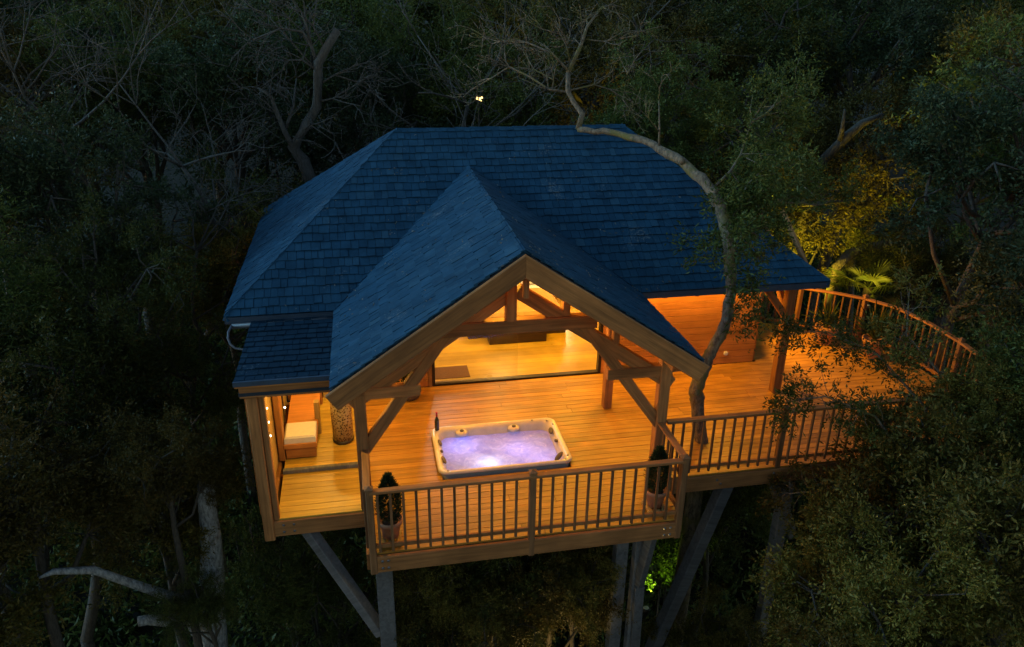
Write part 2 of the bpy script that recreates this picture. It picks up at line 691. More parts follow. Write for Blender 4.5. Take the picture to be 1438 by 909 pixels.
def sprays(tips, dirs, rs, twigs=9, leaves=20, tl=.55, spread=.9, jit=.05):
    """leafy twigs radiating from branch tips"""
    tips = np.asarray(tips, float)
    dirs = np.asarray(dirs, float)
    n = len(tips)
    T = np.repeat(tips, twigs, 0)
    Dd = np.repeat(dirs, twigs, 0)
    Dd = Dd / np.maximum(np.linalg.norm(Dd, axis=1, keepdims=True), 1e-6)
    Dd = Dd + rs.normal(size=Dd.shape) * spread
    Dd /= np.maximum(np.linalg.norm(Dd, axis=1, keepdims=True), 1e-6)
    ln = tl * rs.uniform(.5, 1.25, (len(T), 1))
    m_ = leaves
    t = rs.uniform(.1, 1, (len(T), m_, 1))
    P = T[:, None, :] + Dd[:, None, :] * (ln[:, None, :] * t) + rs.normal(size=(len(T), m_, 3)) * jit
    P[..., 2] -= (t[..., 0] ** 2) * .08
    LD = Dd[:, None, :] * .8 + rs.normal(size=(len(T), m_, 3)) * .75
    return P.reshape(-1, 3), LD.reshape(-1, 3)


def bent(a, b, rng, n=5, amp=.12):
    a, b = Vector(a), Vector(b)
    L = (b - a).length
    pts = []
    o1 = Vector((rng.gauss(0, 1), rng.gauss(0, 1), rng.gauss(0, .6))) * L * amp
    o2 = Vector((rng.gauss(0, 1), rng.gauss(0, 1), rng.gauss(0, .6))) * L * amp * .5
    for i in range(n):
        t = i / (n - 1)
        pts.append(a.lerp(b, t) + o1 * sin(pi * t) + o2 * sin(2 * pi * t))
    return pts


def taper(r0, r1, n):
    return [r0 + (r1 - r0) * i / (n - 1) for i in range(n)]


def leafy_proto(seed, H, R, cz, rz, leaf, bark_m, L=.11, Wd=.042, limbs=8, subs=6, tw=9, lv=20, base_r=.16, hidden=True):
    """tree standing at the origin: trunk with limbs, and a crown of leaf sprays"""
    rng = random.Random(seed)
    rs = np.random.RandomState(seed)
    mb = MB()
    top = Vector((rng.uniform(-.4, .4), rng.uniform(-.4, .4), cz))
    tr = bent((0, 0, -.3), top, rng, 7, .05)
    mb.tube([(0, 0, -5.5), (0, 0, -.3)], [base_r * 1.15, base_r], 8)
    mb.tube(tr, taper(base_r, base_r * .5, 7), 8, .06, rng)
    tips, dirs = [], []
    for i in range(limbs):
        a = 2 * pi * (i + rng.uniform(-.3, .3)) / limbs * 1.618 * 2
        t = rng.uniform(.45, 1.0)
        k = min(5, int(t * 6))
        st = tr[k].lerp(tr[k + 1], t * 6 - k)
        el = rng.uniform(-.35, 1.25)
        rr = rng.uniform(.45, .9)
        en = Vector((cos(a) * cos(el) * R * rr, sin(a) * cos(el) * R * rr, cz + sin(el) * rz * rr))
        lp = bent(st, en, rng, 5, .13)
        mb.tube(lp, taper(base_r * .42, .025, 5), 6, .05, rng)
        for j in range(subs):
            s2 = lp[rng.choice([2, 3, 4])]
            d = Vector((rng.gauss(0, 1), rng.gauss(0, 1), rng.gauss(.25, .8)))
            d = (d.normalized() + (en - Vector((0, 0, cz))).normalized() * .8).normalized()
            e2 = s2 + d * R * rng.uniform(.25, .5)
            sp = bent(s2, e2, rng, 4, .12)
            mb.tube(sp, taper(.028, .008, 4), 4)
            for q in (2, 3):
                tips.append(sp[q])
                dirs.append(d)
    root = thing('evergreen_tree', 'x', 'tree')
    mb.build('trunk', bark_m, root, smooth=True)
    P, D = sprays(tips, dirs, rs, tw, lv, tl=.62 * R / 2.4)
    me = leaves_mesh('crown', P, D, L, Wd, leaf, seed)
    link('crown', me, None, root)
    return root


def twig_recursive(mb, a, d, L, r, rng, depth, minr=.006, droop=0.0, sides=5):
    n = 5
    pts = [Vector(a)]
    dd = Vector(d).normalized()
    for i in range(n - 1):
        dd = (dd + Vector((rng.gauss(0, .16), rng.gauss(0, .16), rng.gauss(0, .14) - droop))).normalized()
        pts.append(pts[-1] + dd * L / (n - 1))
    mb.tube(pts, taper(r, max(minr, r * .45), n), sides if depth > 1 else 4)
    if depth <= 0:
        return
    for k in range(rng.choice([2, 3, 3, 4])):
        i = rng.choice([1, 2, 3, 4])
        nd = (dd + Vector((rng.gauss(0, .75), rng.gauss(0, .75), rng.gauss(.1, .6)))).normalized()
        twig_recursive(mb, pts[i], nd, L * rng.uniform(.5, .8), max(minr, r * .5), rng, depth - 1, minr, droop, sides)


def bare_proto(seed, H, r=.12, depth=4, mat='bark_pale'):
    rng = random.Random(seed)
    root = thing('bare_tree', 'x', 'tree')
    mb = MB()
    tr = bent((0, 0, -.3), (rng.uniform(-.8, .8), rng.uniform(-.5, .5), H * .6), rng, 8, .06)
    mb.tube(tr, taper(r, r * .55, 8), 7, .05, rng)
    mb.build('trunk', mat, root, smooth=True)
    mb = MB()
    for i in range(9):
        t = tr[rng.choice([4, 5, 6, 7, 7])]
        a = rng.uniform(0, 2 * pi)
        twig_recursive(mb, t, (cos(a), sin(a), rng.uniform(.3, 1.3)), H * rng.uniform(.2, .32), r * .4, rng, depth - 1)
    mb.build('branches', mat, root, smooth=True)
    return root

# ================================================================ TREEHOUSE
house = thing('treehouse', 'timber treehouse on stilts with blue-grey shingle hipped roof and gabled porch', 'treehouse', (2.2, 3.0, 0))
EY, EZ = 3.113, 2.36                    # front eave of the main roof
RY, RZ = 6.446, 4.664                   # ridge
ELX, ERX, EBY = -2.086, 8.424, 9.75
RLX, RRX = .881, 5.431
GX, GZ, GF, GL, GR, GEZ, GB = 2.165, 4.09, .446, -.40, 4.80, 2.335, 5.62
SL = (RZ - EZ) / (RY - EY)


def clip_poly(poly, a, b):
    """keep what lies left of the line a->b (2-D)"""
    out = []
    n = len(poly)
    def side(p):
        return (b[0] - a[0]) * (p[1] - a[1]) - (b[1] - a[1]) * (p[0] - a[0])
    for i in range(n):
        p, q = poly[i], poly[(i + 1) % n]
        sp, sq = side(p), side(q)
        if sp >= 0:
            out.append(p)
        if (sp > 0 and sq < 0) or (sp < 0 and sq > 0):
            t = sp / (sp - sq)
            out.append((p[0] + (q[0] - p[0]) * t, p[1] + (q[1] - p[1]) * t))
    return out


class Slope:
    def __init__(s, name, pts, eave_a, eave_b, exposure=.182):
        """pts: 3-D corners (convex); eave_a -> eave_b is the lower edge"""
        s.name = name
        A, B = Vector(eave_a), Vector(eave_b)
        s.o = A
        s.u = (B - A).normalized()
        c = sum((Vector(p) for p in pts), Vector()) / len(pts)
        v = c - A
        v -= s.u * v.dot(s.u)
        s.v = v.normalized()
        s.n = s.u.cross(s.v)
        if s.n.z < 0:
            s.n = -s.n
        s.poly = [((Vector(p) - A).dot(s.u), (Vector(p) - A).dot(s.v)) for p in pts]
        ar = sum(s.poly[i][0] * s.poly[(i + 1) % len(pts)][1] - s.poly[(i + 1) % len(pts)][0] * s.poly[i][1] for i in range(len(pts)))
        if ar < 0:
            s.poly.reverse()
        s.e = exposure

    def w(s, a, b, h):
        return s.o + s.u * a + s.v * b + s.n * h

    def shingles(s, rng):
        us = [p[0] for p in s.poly]
        vs = [p[1] for p in s.poly]
        res = []
        row = 0
        y = min(vs) - .03
        while y < max(vs):
            x = min(us) - rng.uniform(0, .15)
            while x < max(us):
                wd = rng.uniform(.10, .18)
                drop = rng.uniform(-.012, .012)
                q = [(x + .003, y + drop), (x + wd - .003, y + drop), (x + wd - .003, y + s.e * 1.25), (x + .003, y + s.e * 1.25)]
                for i in range(len(s.poly)):
                    q = clip_poly(q, s.poly[i], s.poly[(i + 1) % len(s.poly)])
                    if len(q) < 3:
                        break
                if len(q) >= 3:
                    lift = rng.uniform(.014, .028)
                    tl = rng.uniform(-.004, .004)
                    top, bot = [], []
                    for a, b in q:
                        t = (b - y) / (s.e * 1.25)
                        h = .008 + lift * (1 - t) + tl * ((a - x) / wd - .5)
                        top.append(s.w(a, b, h + .012))
                        bot.append(s.w(a, b, h - .006))
                    n = len(q)
                    fs = [tuple(range(n)), tuple(range(2 * n - 1, n - 1, -1))] + [(k, k + n, (k + 1) % n + n, (k + 1) % n) for k in range(n)]
                    res.append((top + bot, fs))
                x += wd
            y += s.e
            row += 1
        return res


mid = (GX, RY, RZ)
vb = (GX, GB, GZ)
slopes = [
    ('main', Slope('main_roof_slope', [(ELX, EY, EZ), (GL, EY, EZ), vb, mid, (RLX, RY, RZ)], (ELX, EY, EZ), (GL, EY, EZ))),
    ('main', Slope('main_roof_slope', [(GR, EY, EZ), (ERX, EY, EZ), (RRX, RY, RZ), mid, vb], (GR, EY, EZ), (ERX, EY, EZ))),
    ('hip', Slope('hip_roof_slope', [(ELX, EY, EZ), (RLX, RY, RZ), (ELX, EBY, EZ)], (ELX, EBY, EZ), (ELX, EY, EZ))),
    ('hip', Slope('hip_roof_slope', [(ERX, EY, EZ), (ERX, EBY, EZ), (RRX, RY, RZ)], (ERX, EY, EZ), (ERX, EBY, EZ))),
    ('back', Slope('back_roof_slope', [(ELX, EBY, EZ), (ERX, EBY, EZ), (RRX, RY, RZ), (RLX, RY, RZ)], (ERX, EBY, EZ), (ELX, EBY, EZ))),
    ('gable', Slope('porch_roof_slope', [(GL, GF, GEZ), (GX, GF, GZ), vb, (GL, EY, EZ)], (GL, EY, GEZ), (GL, GF, GEZ))),
    ('gable', Slope('porch_roof_slope', [(GR, GF, GEZ), (GX, GF, GZ), vb, (GR, EY, EZ)], (GR, GF, GEZ), (GR, EY, GEZ))),
    ('flat', Slope('bay_roof', [(-1.67, .86, 2.325), (-.41, .86, 2.325), (-.41, 3.30, 2.245), (-1.70, 3.30, 2.245)], (-1.67, .86, 2.325), (-.41, .86, 2.325), .2)),
]
_all = []
rng = random.Random(5)
for kind, s in slopes:
    mb = MB()
    n = len(s.poly)
    top = [s.w(a, b, -.004) for a, b in s.poly]
    bot = [s.w(a, b, -.05) for a, b in s.poly]
    mb.add(top + bot, [tuple(range(n)), tuple(range(2 * n - 1, n - 1, -1))] + [(k, k + n, (k + 1) % n + n, (k + 1) % n) for k in range(n)])
    part = mb.build(s.name, 'roof_under', house)
    mb = MB()                              # boarded soffit under the slope
    top = [s.w(a, b, -.053) for a, b in s.poly]
    bot = [s.w(a, b, -.075) for a, b in s.poly]
    mb.add(top + bot, [tuple(range(n)), tuple(range(2 * n - 1, n - 1, -1))] + [(k, k + n, (k + 1) % n + n, (k + 1) % n) for k in range(n)])
    mb.build('soffit', 'wall_wood', part)
    for sh in s.shingles(rng):
        c = sum(sh[0], Vector()) / len(sh[0])
        d = (CAM - c)
        vis = max(0, s.n.dot(d.normalized())) / d.length_squared
        big = (sh[0][0] - sh[0][len(sh[0]) // 4]).length
        area = vis * (len(sh[0]) == 8)
        _all.append((area if kind not in ('back', 'flat') else 0, sh, part))
_all.sort(key=lambda t: -t[0])
for a, sh, part in _all[:300]:
    MB().add(*sh).build('shingle', 'shingle', part)
mb = MB()
bay = MB()
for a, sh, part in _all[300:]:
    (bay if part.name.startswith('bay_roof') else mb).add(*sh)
bay.build('bay_shingle_courses', 'bay_shingle_shaded', house, kind='stuff')
mb.build('shingle_courses', 'shingle', house, kind='stuff')
# ridge and hip capping
def cap_line(a, b, w=.2, step=.28, name='ridge_cap'):
    mb = MB()
    a, b = Vector(a), Vector(b)
    L = (b - a).length
    k = int(L / step)
    d = (b - a).normalized()
    r = d.cross(Vector((0, 0, 1))).normalized()
    for i in range(k):
        p0 = a + d * (L * i / k)
        p1 = a + d * (L * (i + 1.15) / k)
        up = Vector((0, 0, .035 + rng.uniform(0, .012)))
        dn = Vector((0, 0, -.055))
        mb.add([p0 + up + Vector((0, 0, .012)), p0 - r * w / 2 + dn, p0 + r * w / 2 + dn, p1 + up, p1 - r * w / 2 + dn, p1 + r * w / 2 + dn],
               [(0, 3, 4, 1), (0, 2, 5, 3), (0, 1, 2), (3, 5, 4), (1, 4, 5, 2)])
    mb.build(name, 'shingle', house)
for a, b in (((RLX, RY, RZ), (RRX, RY, RZ)), ((GX, GF, GZ), (GX, GB, GZ))):
    cap_line(a, b, .22)
cap_line((ELX, EY, EZ), (RLX, RY, RZ), .13, name='hip_cap')
cap_line((ERX, EY, EZ), (RRX, RY, RZ), .13, name='hip_cap')
cap_line((ELX, EBY, EZ), (RLX, RY, RZ), .13, name='hip_cap')
# dark eave edge boards
for nm, a, b in (('eave_board', (ELX, EY, EZ), (GL, EY, EZ)), ('eave_board', (GR, EY, EZ), (ERX, EY, EZ)), ('eave_board', (ELX, EBY, EZ), (ELX, EY, EZ)), ('eave_board', (ERX, EY, EZ), (ERX, EBY, EZ)),
                 ('eave_board', (GL, GF, GEZ), (GL, EY, GEZ)), ('eave_board', (GR, GF, GEZ), (GR, EY, GEZ))):
    MB().beam(Vector(a) + Vector((0, 0, -.05)), Vector(b) + Vector((0, 0, -.05)), .03, .11).build(nm, 'roof_edge', house)
# zinc gutter under the left part of the eave
MB().tube([(ELX + .1, EY - .06, 2.235), (GL, EY - .06, 2.255)], [.045, .045], 8).build('gutter', 'gutter_zinc', house, smooth=True)
pp = MB().tube([(-1.98, 3.07, 2.26), (-2.02, 2.87, 2.22), (-2.03, 2.82, 2.13), (-2.00, 2.78, 2.05), (-1.93, 2.75, 1.99), (-1.83, 2.72, 1.975), (-1.62, 2.68, 1.97)], [.019] * 7, 8).build('downpipe', 'pipe_grey', house, smooth=True)

# ---- walls of planks
def plank_wall(name, p0, p1, z0, z1, holes=(), thick=.09, mat='wall_wood', pw=.145, inner=None):
    """horizontal boards on a core; holes are (u0,u1,z0,z1) along the wall"""
    p0, p1 = Vector(p0), Vector(p1)
    L = (p1 - p0).length
    d = (p1 - p0).normalized()
    nrm = Vector((d.y, -d.x, 0))              # outside face
    core = MB()
    xs = sorted({0, L, *[h[0] for h in holes], *[h[1] for h in holes]})
    for a, b in zip(xs[:-1], xs[1:]):
        segs = [(z0, z1)]
        for h in holes:
            if h[0] <= a + 1e-4 and h[1] >= b - 1e-4:
                ns = []
                for s0, s1 in segs:
                    if h[2] > s0:
                        ns.append((s0, h[2]))
                    if h[3] < s1:
                        ns.append((h[3], s1))
                segs = ns
        for s0, s1 in segs:
            if s1 - s0 > .01:
                c = p0 + d * ((a + b) / 2)
                core.beam((c + d * ((a - b) / 2)).to_tuple()[:2] + ((s0 + s1) / 2,), (c + d * ((b - a) / 2)).to_tuple()[:2] + ((s0 + s1) / 2,), thick, s1 - s0)
    w = core.build(name, inner or mat, house)
    z = z0
    while z < z1 - .02:
        zt = min(z + pw - .008, z1)
        segs = [(0, L)]
        for h in holes:
            if h[2] < zt - .02 and h[3] > z + .02:
                ns = []
                for s0, s1 in segs:
                    if h[0] > s0:
                        ns.append((s0, min(h[0], s1)))
                    if h[1] < s1:
                        ns.append((max(h[1], s0), s1))
                segs = ns
        for s0, s1 in segs:
            if s1 - s0 > .05:
                off = nrm * (thick / 2 + .009)
                a = p0 + d * (s0 + .002) + off
                b = p0 + d * (s1 - .002) + off
                MB().beam((a.x, a.y, (z + zt) / 2), (b.x, b.y, (z + zt) / 2), .018, zt - z, c=.004).build('plank', mat, w)
        z += pw
    return w


WY = 4.744
plank_wall('front_wall', (-.42, WY + .05, 0), (8.07, WY + .05, 0), .0, 2.62, holes=[(1.28 + .42, 4.717 + .42, 0, 2.62)])
plank_wall('side_wall', (8.07, WY + .05, 0), (8.07, 9.3, 0), 0, 2.4)
plank_wall('back_wall', (8.07, 9.3, 0), (-1.5, 9.3, 0), 0, 2.4, mat='wall_wood', inner='plaster')
plank_wall('side_wall', (-1.55, 9.3, 0), (-1.55, 1.12, 0), 0, 2.2)
# room partitions either side of the bedroom
MB().box(5.6, 5.7, WY + .15, 9.24, 0, 2.6).build('partition', 'plaster', house)
MB().box(.9, 1.0, WY + .15, 9.24, 0, 2.6).build('partition', 'plaster', house)
# ---- sliding window
win = MB()
FX0, FX1 = 1.28, 4.717
win.box(FX0, FX0 + .06, WY - .01, WY + .11, 0, 2.62)
win.box(FX1 - .06, FX1, WY - .01, WY + .11, 0, 2.62)
win.box(FX0 + .06, FX1 - .06, WY - .01, WY + .11, 0.0, .032)
win.box(FX0 + .06, FX1 - .06, WY - .01, WY + .11, 2.12, 2.18)
window = win.build('sliding_window', 'frame_metal', house)
MB().box(FX0 + .06, (FX0 + FX1) / 2 + 0.0, WY + .07, WY + .078, .034, 2.118).build('pane', 'pane_glass', window)
MB().box(FX0 - .07, FX0 - .003, WY - .045, WY - .02, 0.0, 2.62).build('window_frame', 'timber_z', window)
# interior floor
fl = MB().box(1.0, 5.6, WY + .115, 9.24, -.10, -.012).build('room_floor', 'dark_wood', house)
y = WY + .117
k = 0
while y < 9.2:
    MB().box(1.002, 5.598, y, min(y + .184, 9.238), -.011, .012, .002).build('floor_board', 'floor_wood', fl)
    y += .186
# ---- porch frame: posts, truss, bargeboards
TY = 1.07
def timber(name, a, b, w=.16, h=.16, up=(0, 0, 1), mat='timber', c=.012, parent=house):
    """one squared timber with its own axes, grain along it"""
    a, b = Vector(a), Vector(b)
    d = b - a
    L = d.length
    mb = MB().beam((-L / 2, 0, 0), (L / 2, 0, 0), w, h, c=c)
    o = mb.build(name, mat, parent)
    x = d.normalized()
    u = Vector(up)
    yv = u.cross(x)
    if yv.length < 1e-3:
        yv = Vector((0, 1, 0))
    yv.normalize()
    z = x.cross(yv)
    mw = Matrix((x, yv, z)).transposed().to_4x4()
    mw.translation = (a + b) / 2 - WLOC[parent.name]
    o.matrix_basis = mw
    return o


for x in (-.06, 4.50):
    timber('porch_post', (x, TY, -.28), (x, TY, 2.16), .17, .17, up=(0, 1, 0))
    timber('porch_post', (x if x < 0 else 4.42, 3.38, .004), (x if x < 0 else 4.42, 3.38, 2.2), .16, .16, up=(0, 1, 0)) if x > 0 else None
hs = (GZ - GEZ) / (GX - GL)
def roofz(x):
    return GZ - hs * abs(x - GX)
for sgn in (-1, 1):
    ex = GL if sgn < 0 else GR
    # bargeboard under the shingles, at the front edge
    a = Vector((ex, GF - .034, GEZ - .17))
    b = Vector((GX + sgn * .0015, GF - .034, GZ - .17))
    bb = timber('bargeboard', a, b, .06, .27)
    for vv in bb.data.vertices:
        if vv.co.x > 0:
            vv.co.x += vv.co.z * hs
    # principal rafter of the truss
    px = -.06 if sgn < 0 else 4.50
    timber('rafter', (px + sgn * .12, TY + .025, roofz(px + sgn * .12) - .73), (GX + sgn * .03, TY + .025, roofz(GX + sgn * .03) - .73), .14, .2)
    for q in (.35, .68):
        xx = px + (GX - px) * q
        timber('purlin', (xx, .55, roofz(xx) - .17), (xx, 4.4, roofz(xx) - .17), .1, .13)
        timber('purlin_cleat', (xx, TY, roofz(xx) - .62), (xx, TY, roofz(xx) - .25), .1, .1, up=(0, 1, 0))
    # hammer beam
    hx = .80 if sgn < 0 else 3.58
    timber('hammer_beam', (px + sgn * .1, TY + .005, 1.93), (hx, TY + .005, 1.93), .15, .18)
    # long brace from the post up past the hammer beam to the collar
    cx = 1.22 if sgn < 0 else 3.16
    timber('brace', (px - sgn * .02, TY + .01, .99), (cx, TY + .01, 2.80), .12, .17)
    # wall plates carrying the porch roof
    timber('wall_plate', (px, .62, 2.19), (px, 3.05, 2.19), .16, .16)
timber('collar_beam', (.98, TY - .012, 2.825), (3.36, TY - .012, 2.825), .16, .2)
timber('king_post', (GX - .06, TY - .006, 2.905), (GX - .06, TY - .006, 3.60), .15, .17, up=(0, 1, 0))
timber('king_post', (GX + .04, GF + .1, 3.44), (GX + .04, GF + .1, 3.82), .08, .09, up=(0, 1, 0))
timber('ridge_beam', (GX, .5, GZ - .24), (GX, 5.3, GZ - .24), .12, .18)
# post and plate under the right eave
timber('eave_post', (7.87, 3.42, .004), (7.87, 3.42, 2.22), .17, .17, up=(0, 1, 0))
timber('eave_plate', (4.9, 3.42, 2.28), (8.3, 3.42, 2.28), .15, .1)
timber('brace', (7.82, 3.42, 1.62), (7.35, 3.42, 2.2), .1, .13)
timber('brace', (7.87, 3.46, 1.62), (7.87, 4.0, 2.2), .1, .13)
# rafter tails under the right eave
for x in (5.3, 5.9, 6.5, 7.1, 7.7, 8.2):
    timber('rafter_tail', (x, 3.16, 2.25), (x, 4.7, 2.25 + SL * 1.5), .07, .11)

# ---- lean-to bay on the left
MB().box(-1.64, -.42, .9, 3.28, 2.10, 2.15).build('flat_roof', 'flat_roof', house)
MB().beam((-1.68, .838, 2.325), (-.41, .838, 2.325), .035, .07).build('roof_edge', 'roof_edge', house)
timber('fascia_beam', (-1.63, .95, 2.16), (-.30, .95, 2.16), .09, .2)
timber('fascia_beam', (-1.56, 1.0, 2.2), (-1.56, 3.2, 2.2), .08, .12)
timber('corner_post', (-1.49, 1.0, -.34), (-1.49, 1.0, 2.06), .15, .15, up=(0, 1, 0))
timber('corner_post', (-1.37, 1.03, -.02), (-1.37, 1.03, 2.06), .09, .11, up=(0, 1, 0))
MB().box(-1.45, -.45, 4.62, 4.70, 0, 2.2).build('bay_wall', 'dark_wood', house)
z = .0
while z < 2.1:
    MB().beam((-1.445, 4.60, z + .068), (-.82, 4.60, z + .068), .018, .13, c=.004).build('plank', 'wall_wood', house)
    z += .137
MB().box(-.8, -.45, 4.585, 4.615, 0, 2.2).build('bay_panel', 'pale_wood', house)
timber('stud', (-.86, 4.4, 0), (-.86, 4.4, 2.2), .1, .1, up=(0, 1, 0))
timber('stud', (-.84, 3.35, 0), (-.84, 3.35, .62), .09, .12, up=(0, 1, 0), mat='pale_wood')
MB().box(-1.495, -1.47, 1.2, 4.55, 0.0, 2.2).build('bay_lining', 'pale_wood', house)
timber('stud', (-1.40, 2.65, 0), (-1.40, 2.65, 2.2), .1, .24, up=(0, 1, 0), mat='wall_wood')
MB().box(-1.36, -.18, 2.12, 2.2, .006, .075, .01).build('door_sill', 'grey_timber', house)

# ================================================================ DECK
deck = thing('deck', 'orange wooden deck of long boards on grey timber stilts', 'deck', (2.2, 1.0, -.3))
TUB = (1.10, 3.295, 1.62, 3.03)
BW, GAP = .139, .005
curve = [(10.95, 1.0), (11.25, 1.9), (11.4, 2.9), (11.42, 3.8), (11.3, 4.7), (10.95, 5.3), (10.45, 5.75), (9.9, 6.15), (9.3, 6.6), (8.9, 7.1)]
def xmax(y):
    for (xa, ya), (xb, yb) in zip(curve[:-1], curve[1:]):
        if ya <= y <= yb:
            return xa + (xb - xa) * (y - ya) / (yb - ya)
    return 8.9
rng = random.Random(8)
y = -.03
row = 0
while y < 7.0:
    y1 = y + BW
    if y1 < 1.0:
        segs = [(-.05, 4.52)]
    elif y1 < WY:
        segs = [(-1.36, -.13), (-.124, xmax(y))]
    else:
        segs = [(8.14, xmax(y))]
    if y1 > TUB[2] and y < TUB[3]:
        segs = [segs[0], (segs[1][0], TUB[0] + .04), (TUB[1] - .04, segs[1][1])]
    for s0, s1 in segs:
        x = s0
        first = True
        while x < s1 - .05:
            L = rng.uniform(2.0, 4.2) if first else rng.uniform(3.2, 4.4)
            first = False
            e = min(x + L, s1)
            if s1 - e < .8:
                e = s1
            bz = rng.uniform(-.0015, .0015)
            c = ((x + e) / 2, y + BW / 2)
            mb = MB().box(-(e - x) / 2 + .0015, (e - x) / 2 - .0015, -BW / 2, BW / 2, -.028, bz, .003)
            o = mb.build('deck_board', 'bay_floor' if s1 < -.1 else 'deck_wood', deck)
            o.location = Vector((c[0], c[1], 0)) - WLOC[deck.name]
            x = e
    y += BW + GAP
    row += 1
# beams round the edge
timber('edge_beam', (.05, -.06, -.165), (4.41, -.06, -.165), .07, .27, parent=deck)
timber('edge_beam', (-.06, .0, -.165), (-.06, 1.0, -.165), .07, .27, parent=deck)
timber('edge_beam', (4.52, .0, -.165), (4.52, 1.0, -.165), .07, .27, parent=deck)
timber('edge_beam', (4.50, .985, -.17), (10.9, .985, -.17), .07, .28, parent=deck)
timber('edge_beam', (-1.45, .985, -.165), (-.10, .985, -.165), .07, .27, parent=deck)
timber('edge_beam', (-1.45, 1.0, -.165), (-1.45, 4.6, -.165), .07, .27, parent=deck)
for yb, xa, xb in ((2.2, -1.4, 1.05), (2.2, 3.36, 10.9), (3.4, -1.4, 10.9), (4.6, -1.4, 10.9)):
    timber('joist', (xa, yb, -.16), (xb, yb, -.16), .07, .22, parent=deck)
for xb in (.6, 4.0, 5.8, 7.4, 9.0):
    timber('joist', (xb, .04, -.19) if xb < 4.4 else (xb, 1.04, -.19), (xb, 6.0, -.19), .07, .2, parent=deck)
def bolt(x, y, z, r=.018):
    mb = MB()
    pr = [(r * 1.15, 0), (r * 1.15, .006), (r * .8, .014)]
    sides = 8
    for rr, h in pr:
        for k in range(sides):
            a = 2 * pi * k / sides
            mb.v.append((x + rr * cos(a), y - h, z + rr * sin(a)))
    for i in range(2):
        for k in range(sides):
            q = (k + 1) % sides
            mb.f.append((i * sides + k, i * sides + q, (i + 1) * sides + q, (i + 1) * sides + k))
    mb.f.append(tuple(2 * sides + k for k in range(sides)))
    mb.build('bolt', 'steel', deck)
for x, y, z in ((.12, -.097, -.10), (.20, -.097, -.10), (.12, -.097, -.22), (.20, -.097, -.22), (4.24, -.097, -.10), (4.33, -.097, -.10), (4.24, -.097, -.22), (4.33, -.097, -.22),
                (-1.28, .948, -.10), (-1.13, .948, -.10), (-1.28, .948, -.22), (-1.13, .948, -.22), (5.55, .948, -.12), (5.62, .948, -.2), (6.55, .948, -.1), (6.62, .948, -.2)):
    bolt(x, y, z)
# stilts and struts
def gz(x, y):
    return ground_z(x, y) - .4
timber('stilt', (.13, .32, gz(.1, .3)), (.13, .32, -.3), .24, .24, up=(0, 1, 0), mat='grey_timber', parent=deck)
timber('stilt', (3.86, .62, gz(3.8, .6)), (3.86, .62, -.29), .20, .20, up=(0, 1, 0), mat='grey_timber', parent=deck)
timber('stilt', (4.10, .50, gz(4.1, .5)), (4.10, .50, -.29), .13, .16, up=(0, 1, 0), mat='grey_timber', parent=deck)
timber('strut', (-.98, 1.12, -.31), (.04, .42, -1.9), .17, .17, mat='grey_timber', parent=deck)
timber('strut', (4.22, .22, -.3), (4.14, .42, -1.6), .14, .14, mat='grey_timber', parent=deck)
timber('stilt', (4.24, .44, gz(4.2, .4)), (4.14, .42, -1.6), .16, .16, up=(0, 1, 0), mat='grey_timber', parent=deck)
timber('strut', (5.82, 1.12, -.31), (4.40, .95, -4.9), .21, .21, mat='grey_timber', parent=deck)
timber('strut', (6.75, 1.3, -.31), (7.45, 1.5, -1.9), .19, .19, mat='grey_timber', parent=deck)
timber('stilt', (7.1, 1.35, gz(7.1, 1.3)), (7.1, 1.35, -.31), .2, .2, up=(0, 1, 0), mat='grey_timber', parent=deck)
timber('stilt', (2.0, 2.2, gz(2, 2.2)), (2.0, 2.2, -.3), .26, .26, up=(0, 1, 0), mat='grey_timber', parent=deck)
timber('stilt', (9.6, 2.4, gz(9.6, 2.4)), (9.6, 2.4, -.3), .24, .24, up=(0, 1, 0), mat='grey_timber', parent=deck)

# ================================================================ RAILINGS
BAL = None
def railing(label, pts, ends=(True, True), inter=(), side=1, loc=None, spacing=.172, low=-.31, top=1.05):
    """posts, top rail, bottom rail and balusters along a polyline"""
    global BAL
    root = thing('railing', label, 'railing', (pts[0][0], pts[0][1], 0))
    pts = [Vector((p[0], p[1], 0)) for p in pts]
    for i, p in enumerate((pts[0], pts[-1])):
        if ends[i]:
            mb = MB().post(0, 0, low, top + .03, .10, cap=.05)
            o = mb.build('post', 'timber_z', root)
            o.location = p - WLOC[root.name]
    for p in inter:
        mb = MB().post(0, 0, low, top + .04, .095, cap=.05)
        o = mb.build('post', 'timber_z', root)
        o.location = Vector((p[0], p[1], 0)) - WLOC[root.name]
    if BAL is None:
        BAL = bpy.data.meshes.new('baluster')
        b = MB().beam((0, 0, .06), (0, 0, 1.0), .036, .036, up=(0, 1, 0), c=.005)
        BAL.from_pydata(b.v, [], b.f)
        BAL.materials.append(MAT['timber_z'])
    carry = spacing * .6
    for a, b in zip(pts[:-1], pts[1:]):
        d = (b - a).normalized()
        nr = Vector((d.y, -d.x, 0)) * side
        timber('top_rail', a + Vector((0, 0, top - .022)), b + Vector((0, 0, top - .022)), .105, .044, parent=root, c=.008)
        timber('bottom_rail', a + Vector((0, 0, .135)), b + Vector((0, 0, .135)), .04, .065, parent=root, c=.006)
        L = (b - a).length
        t = carry
        while t < L - .01:
            p = a + d * t + nr * .038
            near = any((Vector((q[0], q[1], 0)) - (a + d * t)).length < .08 for q in list(inter) + ([pts[0]] if ends[0] else []) + ([pts[-1]] if ends[1] else []))
            if not near:
                o = link('baluster', BAL, None, root)
                o.location = p - WLOC[root.name]
                o.rotation_euler = (0, 0, math.atan2(d.y, d.x))
            t += spacing
        carry = t - L
    return root


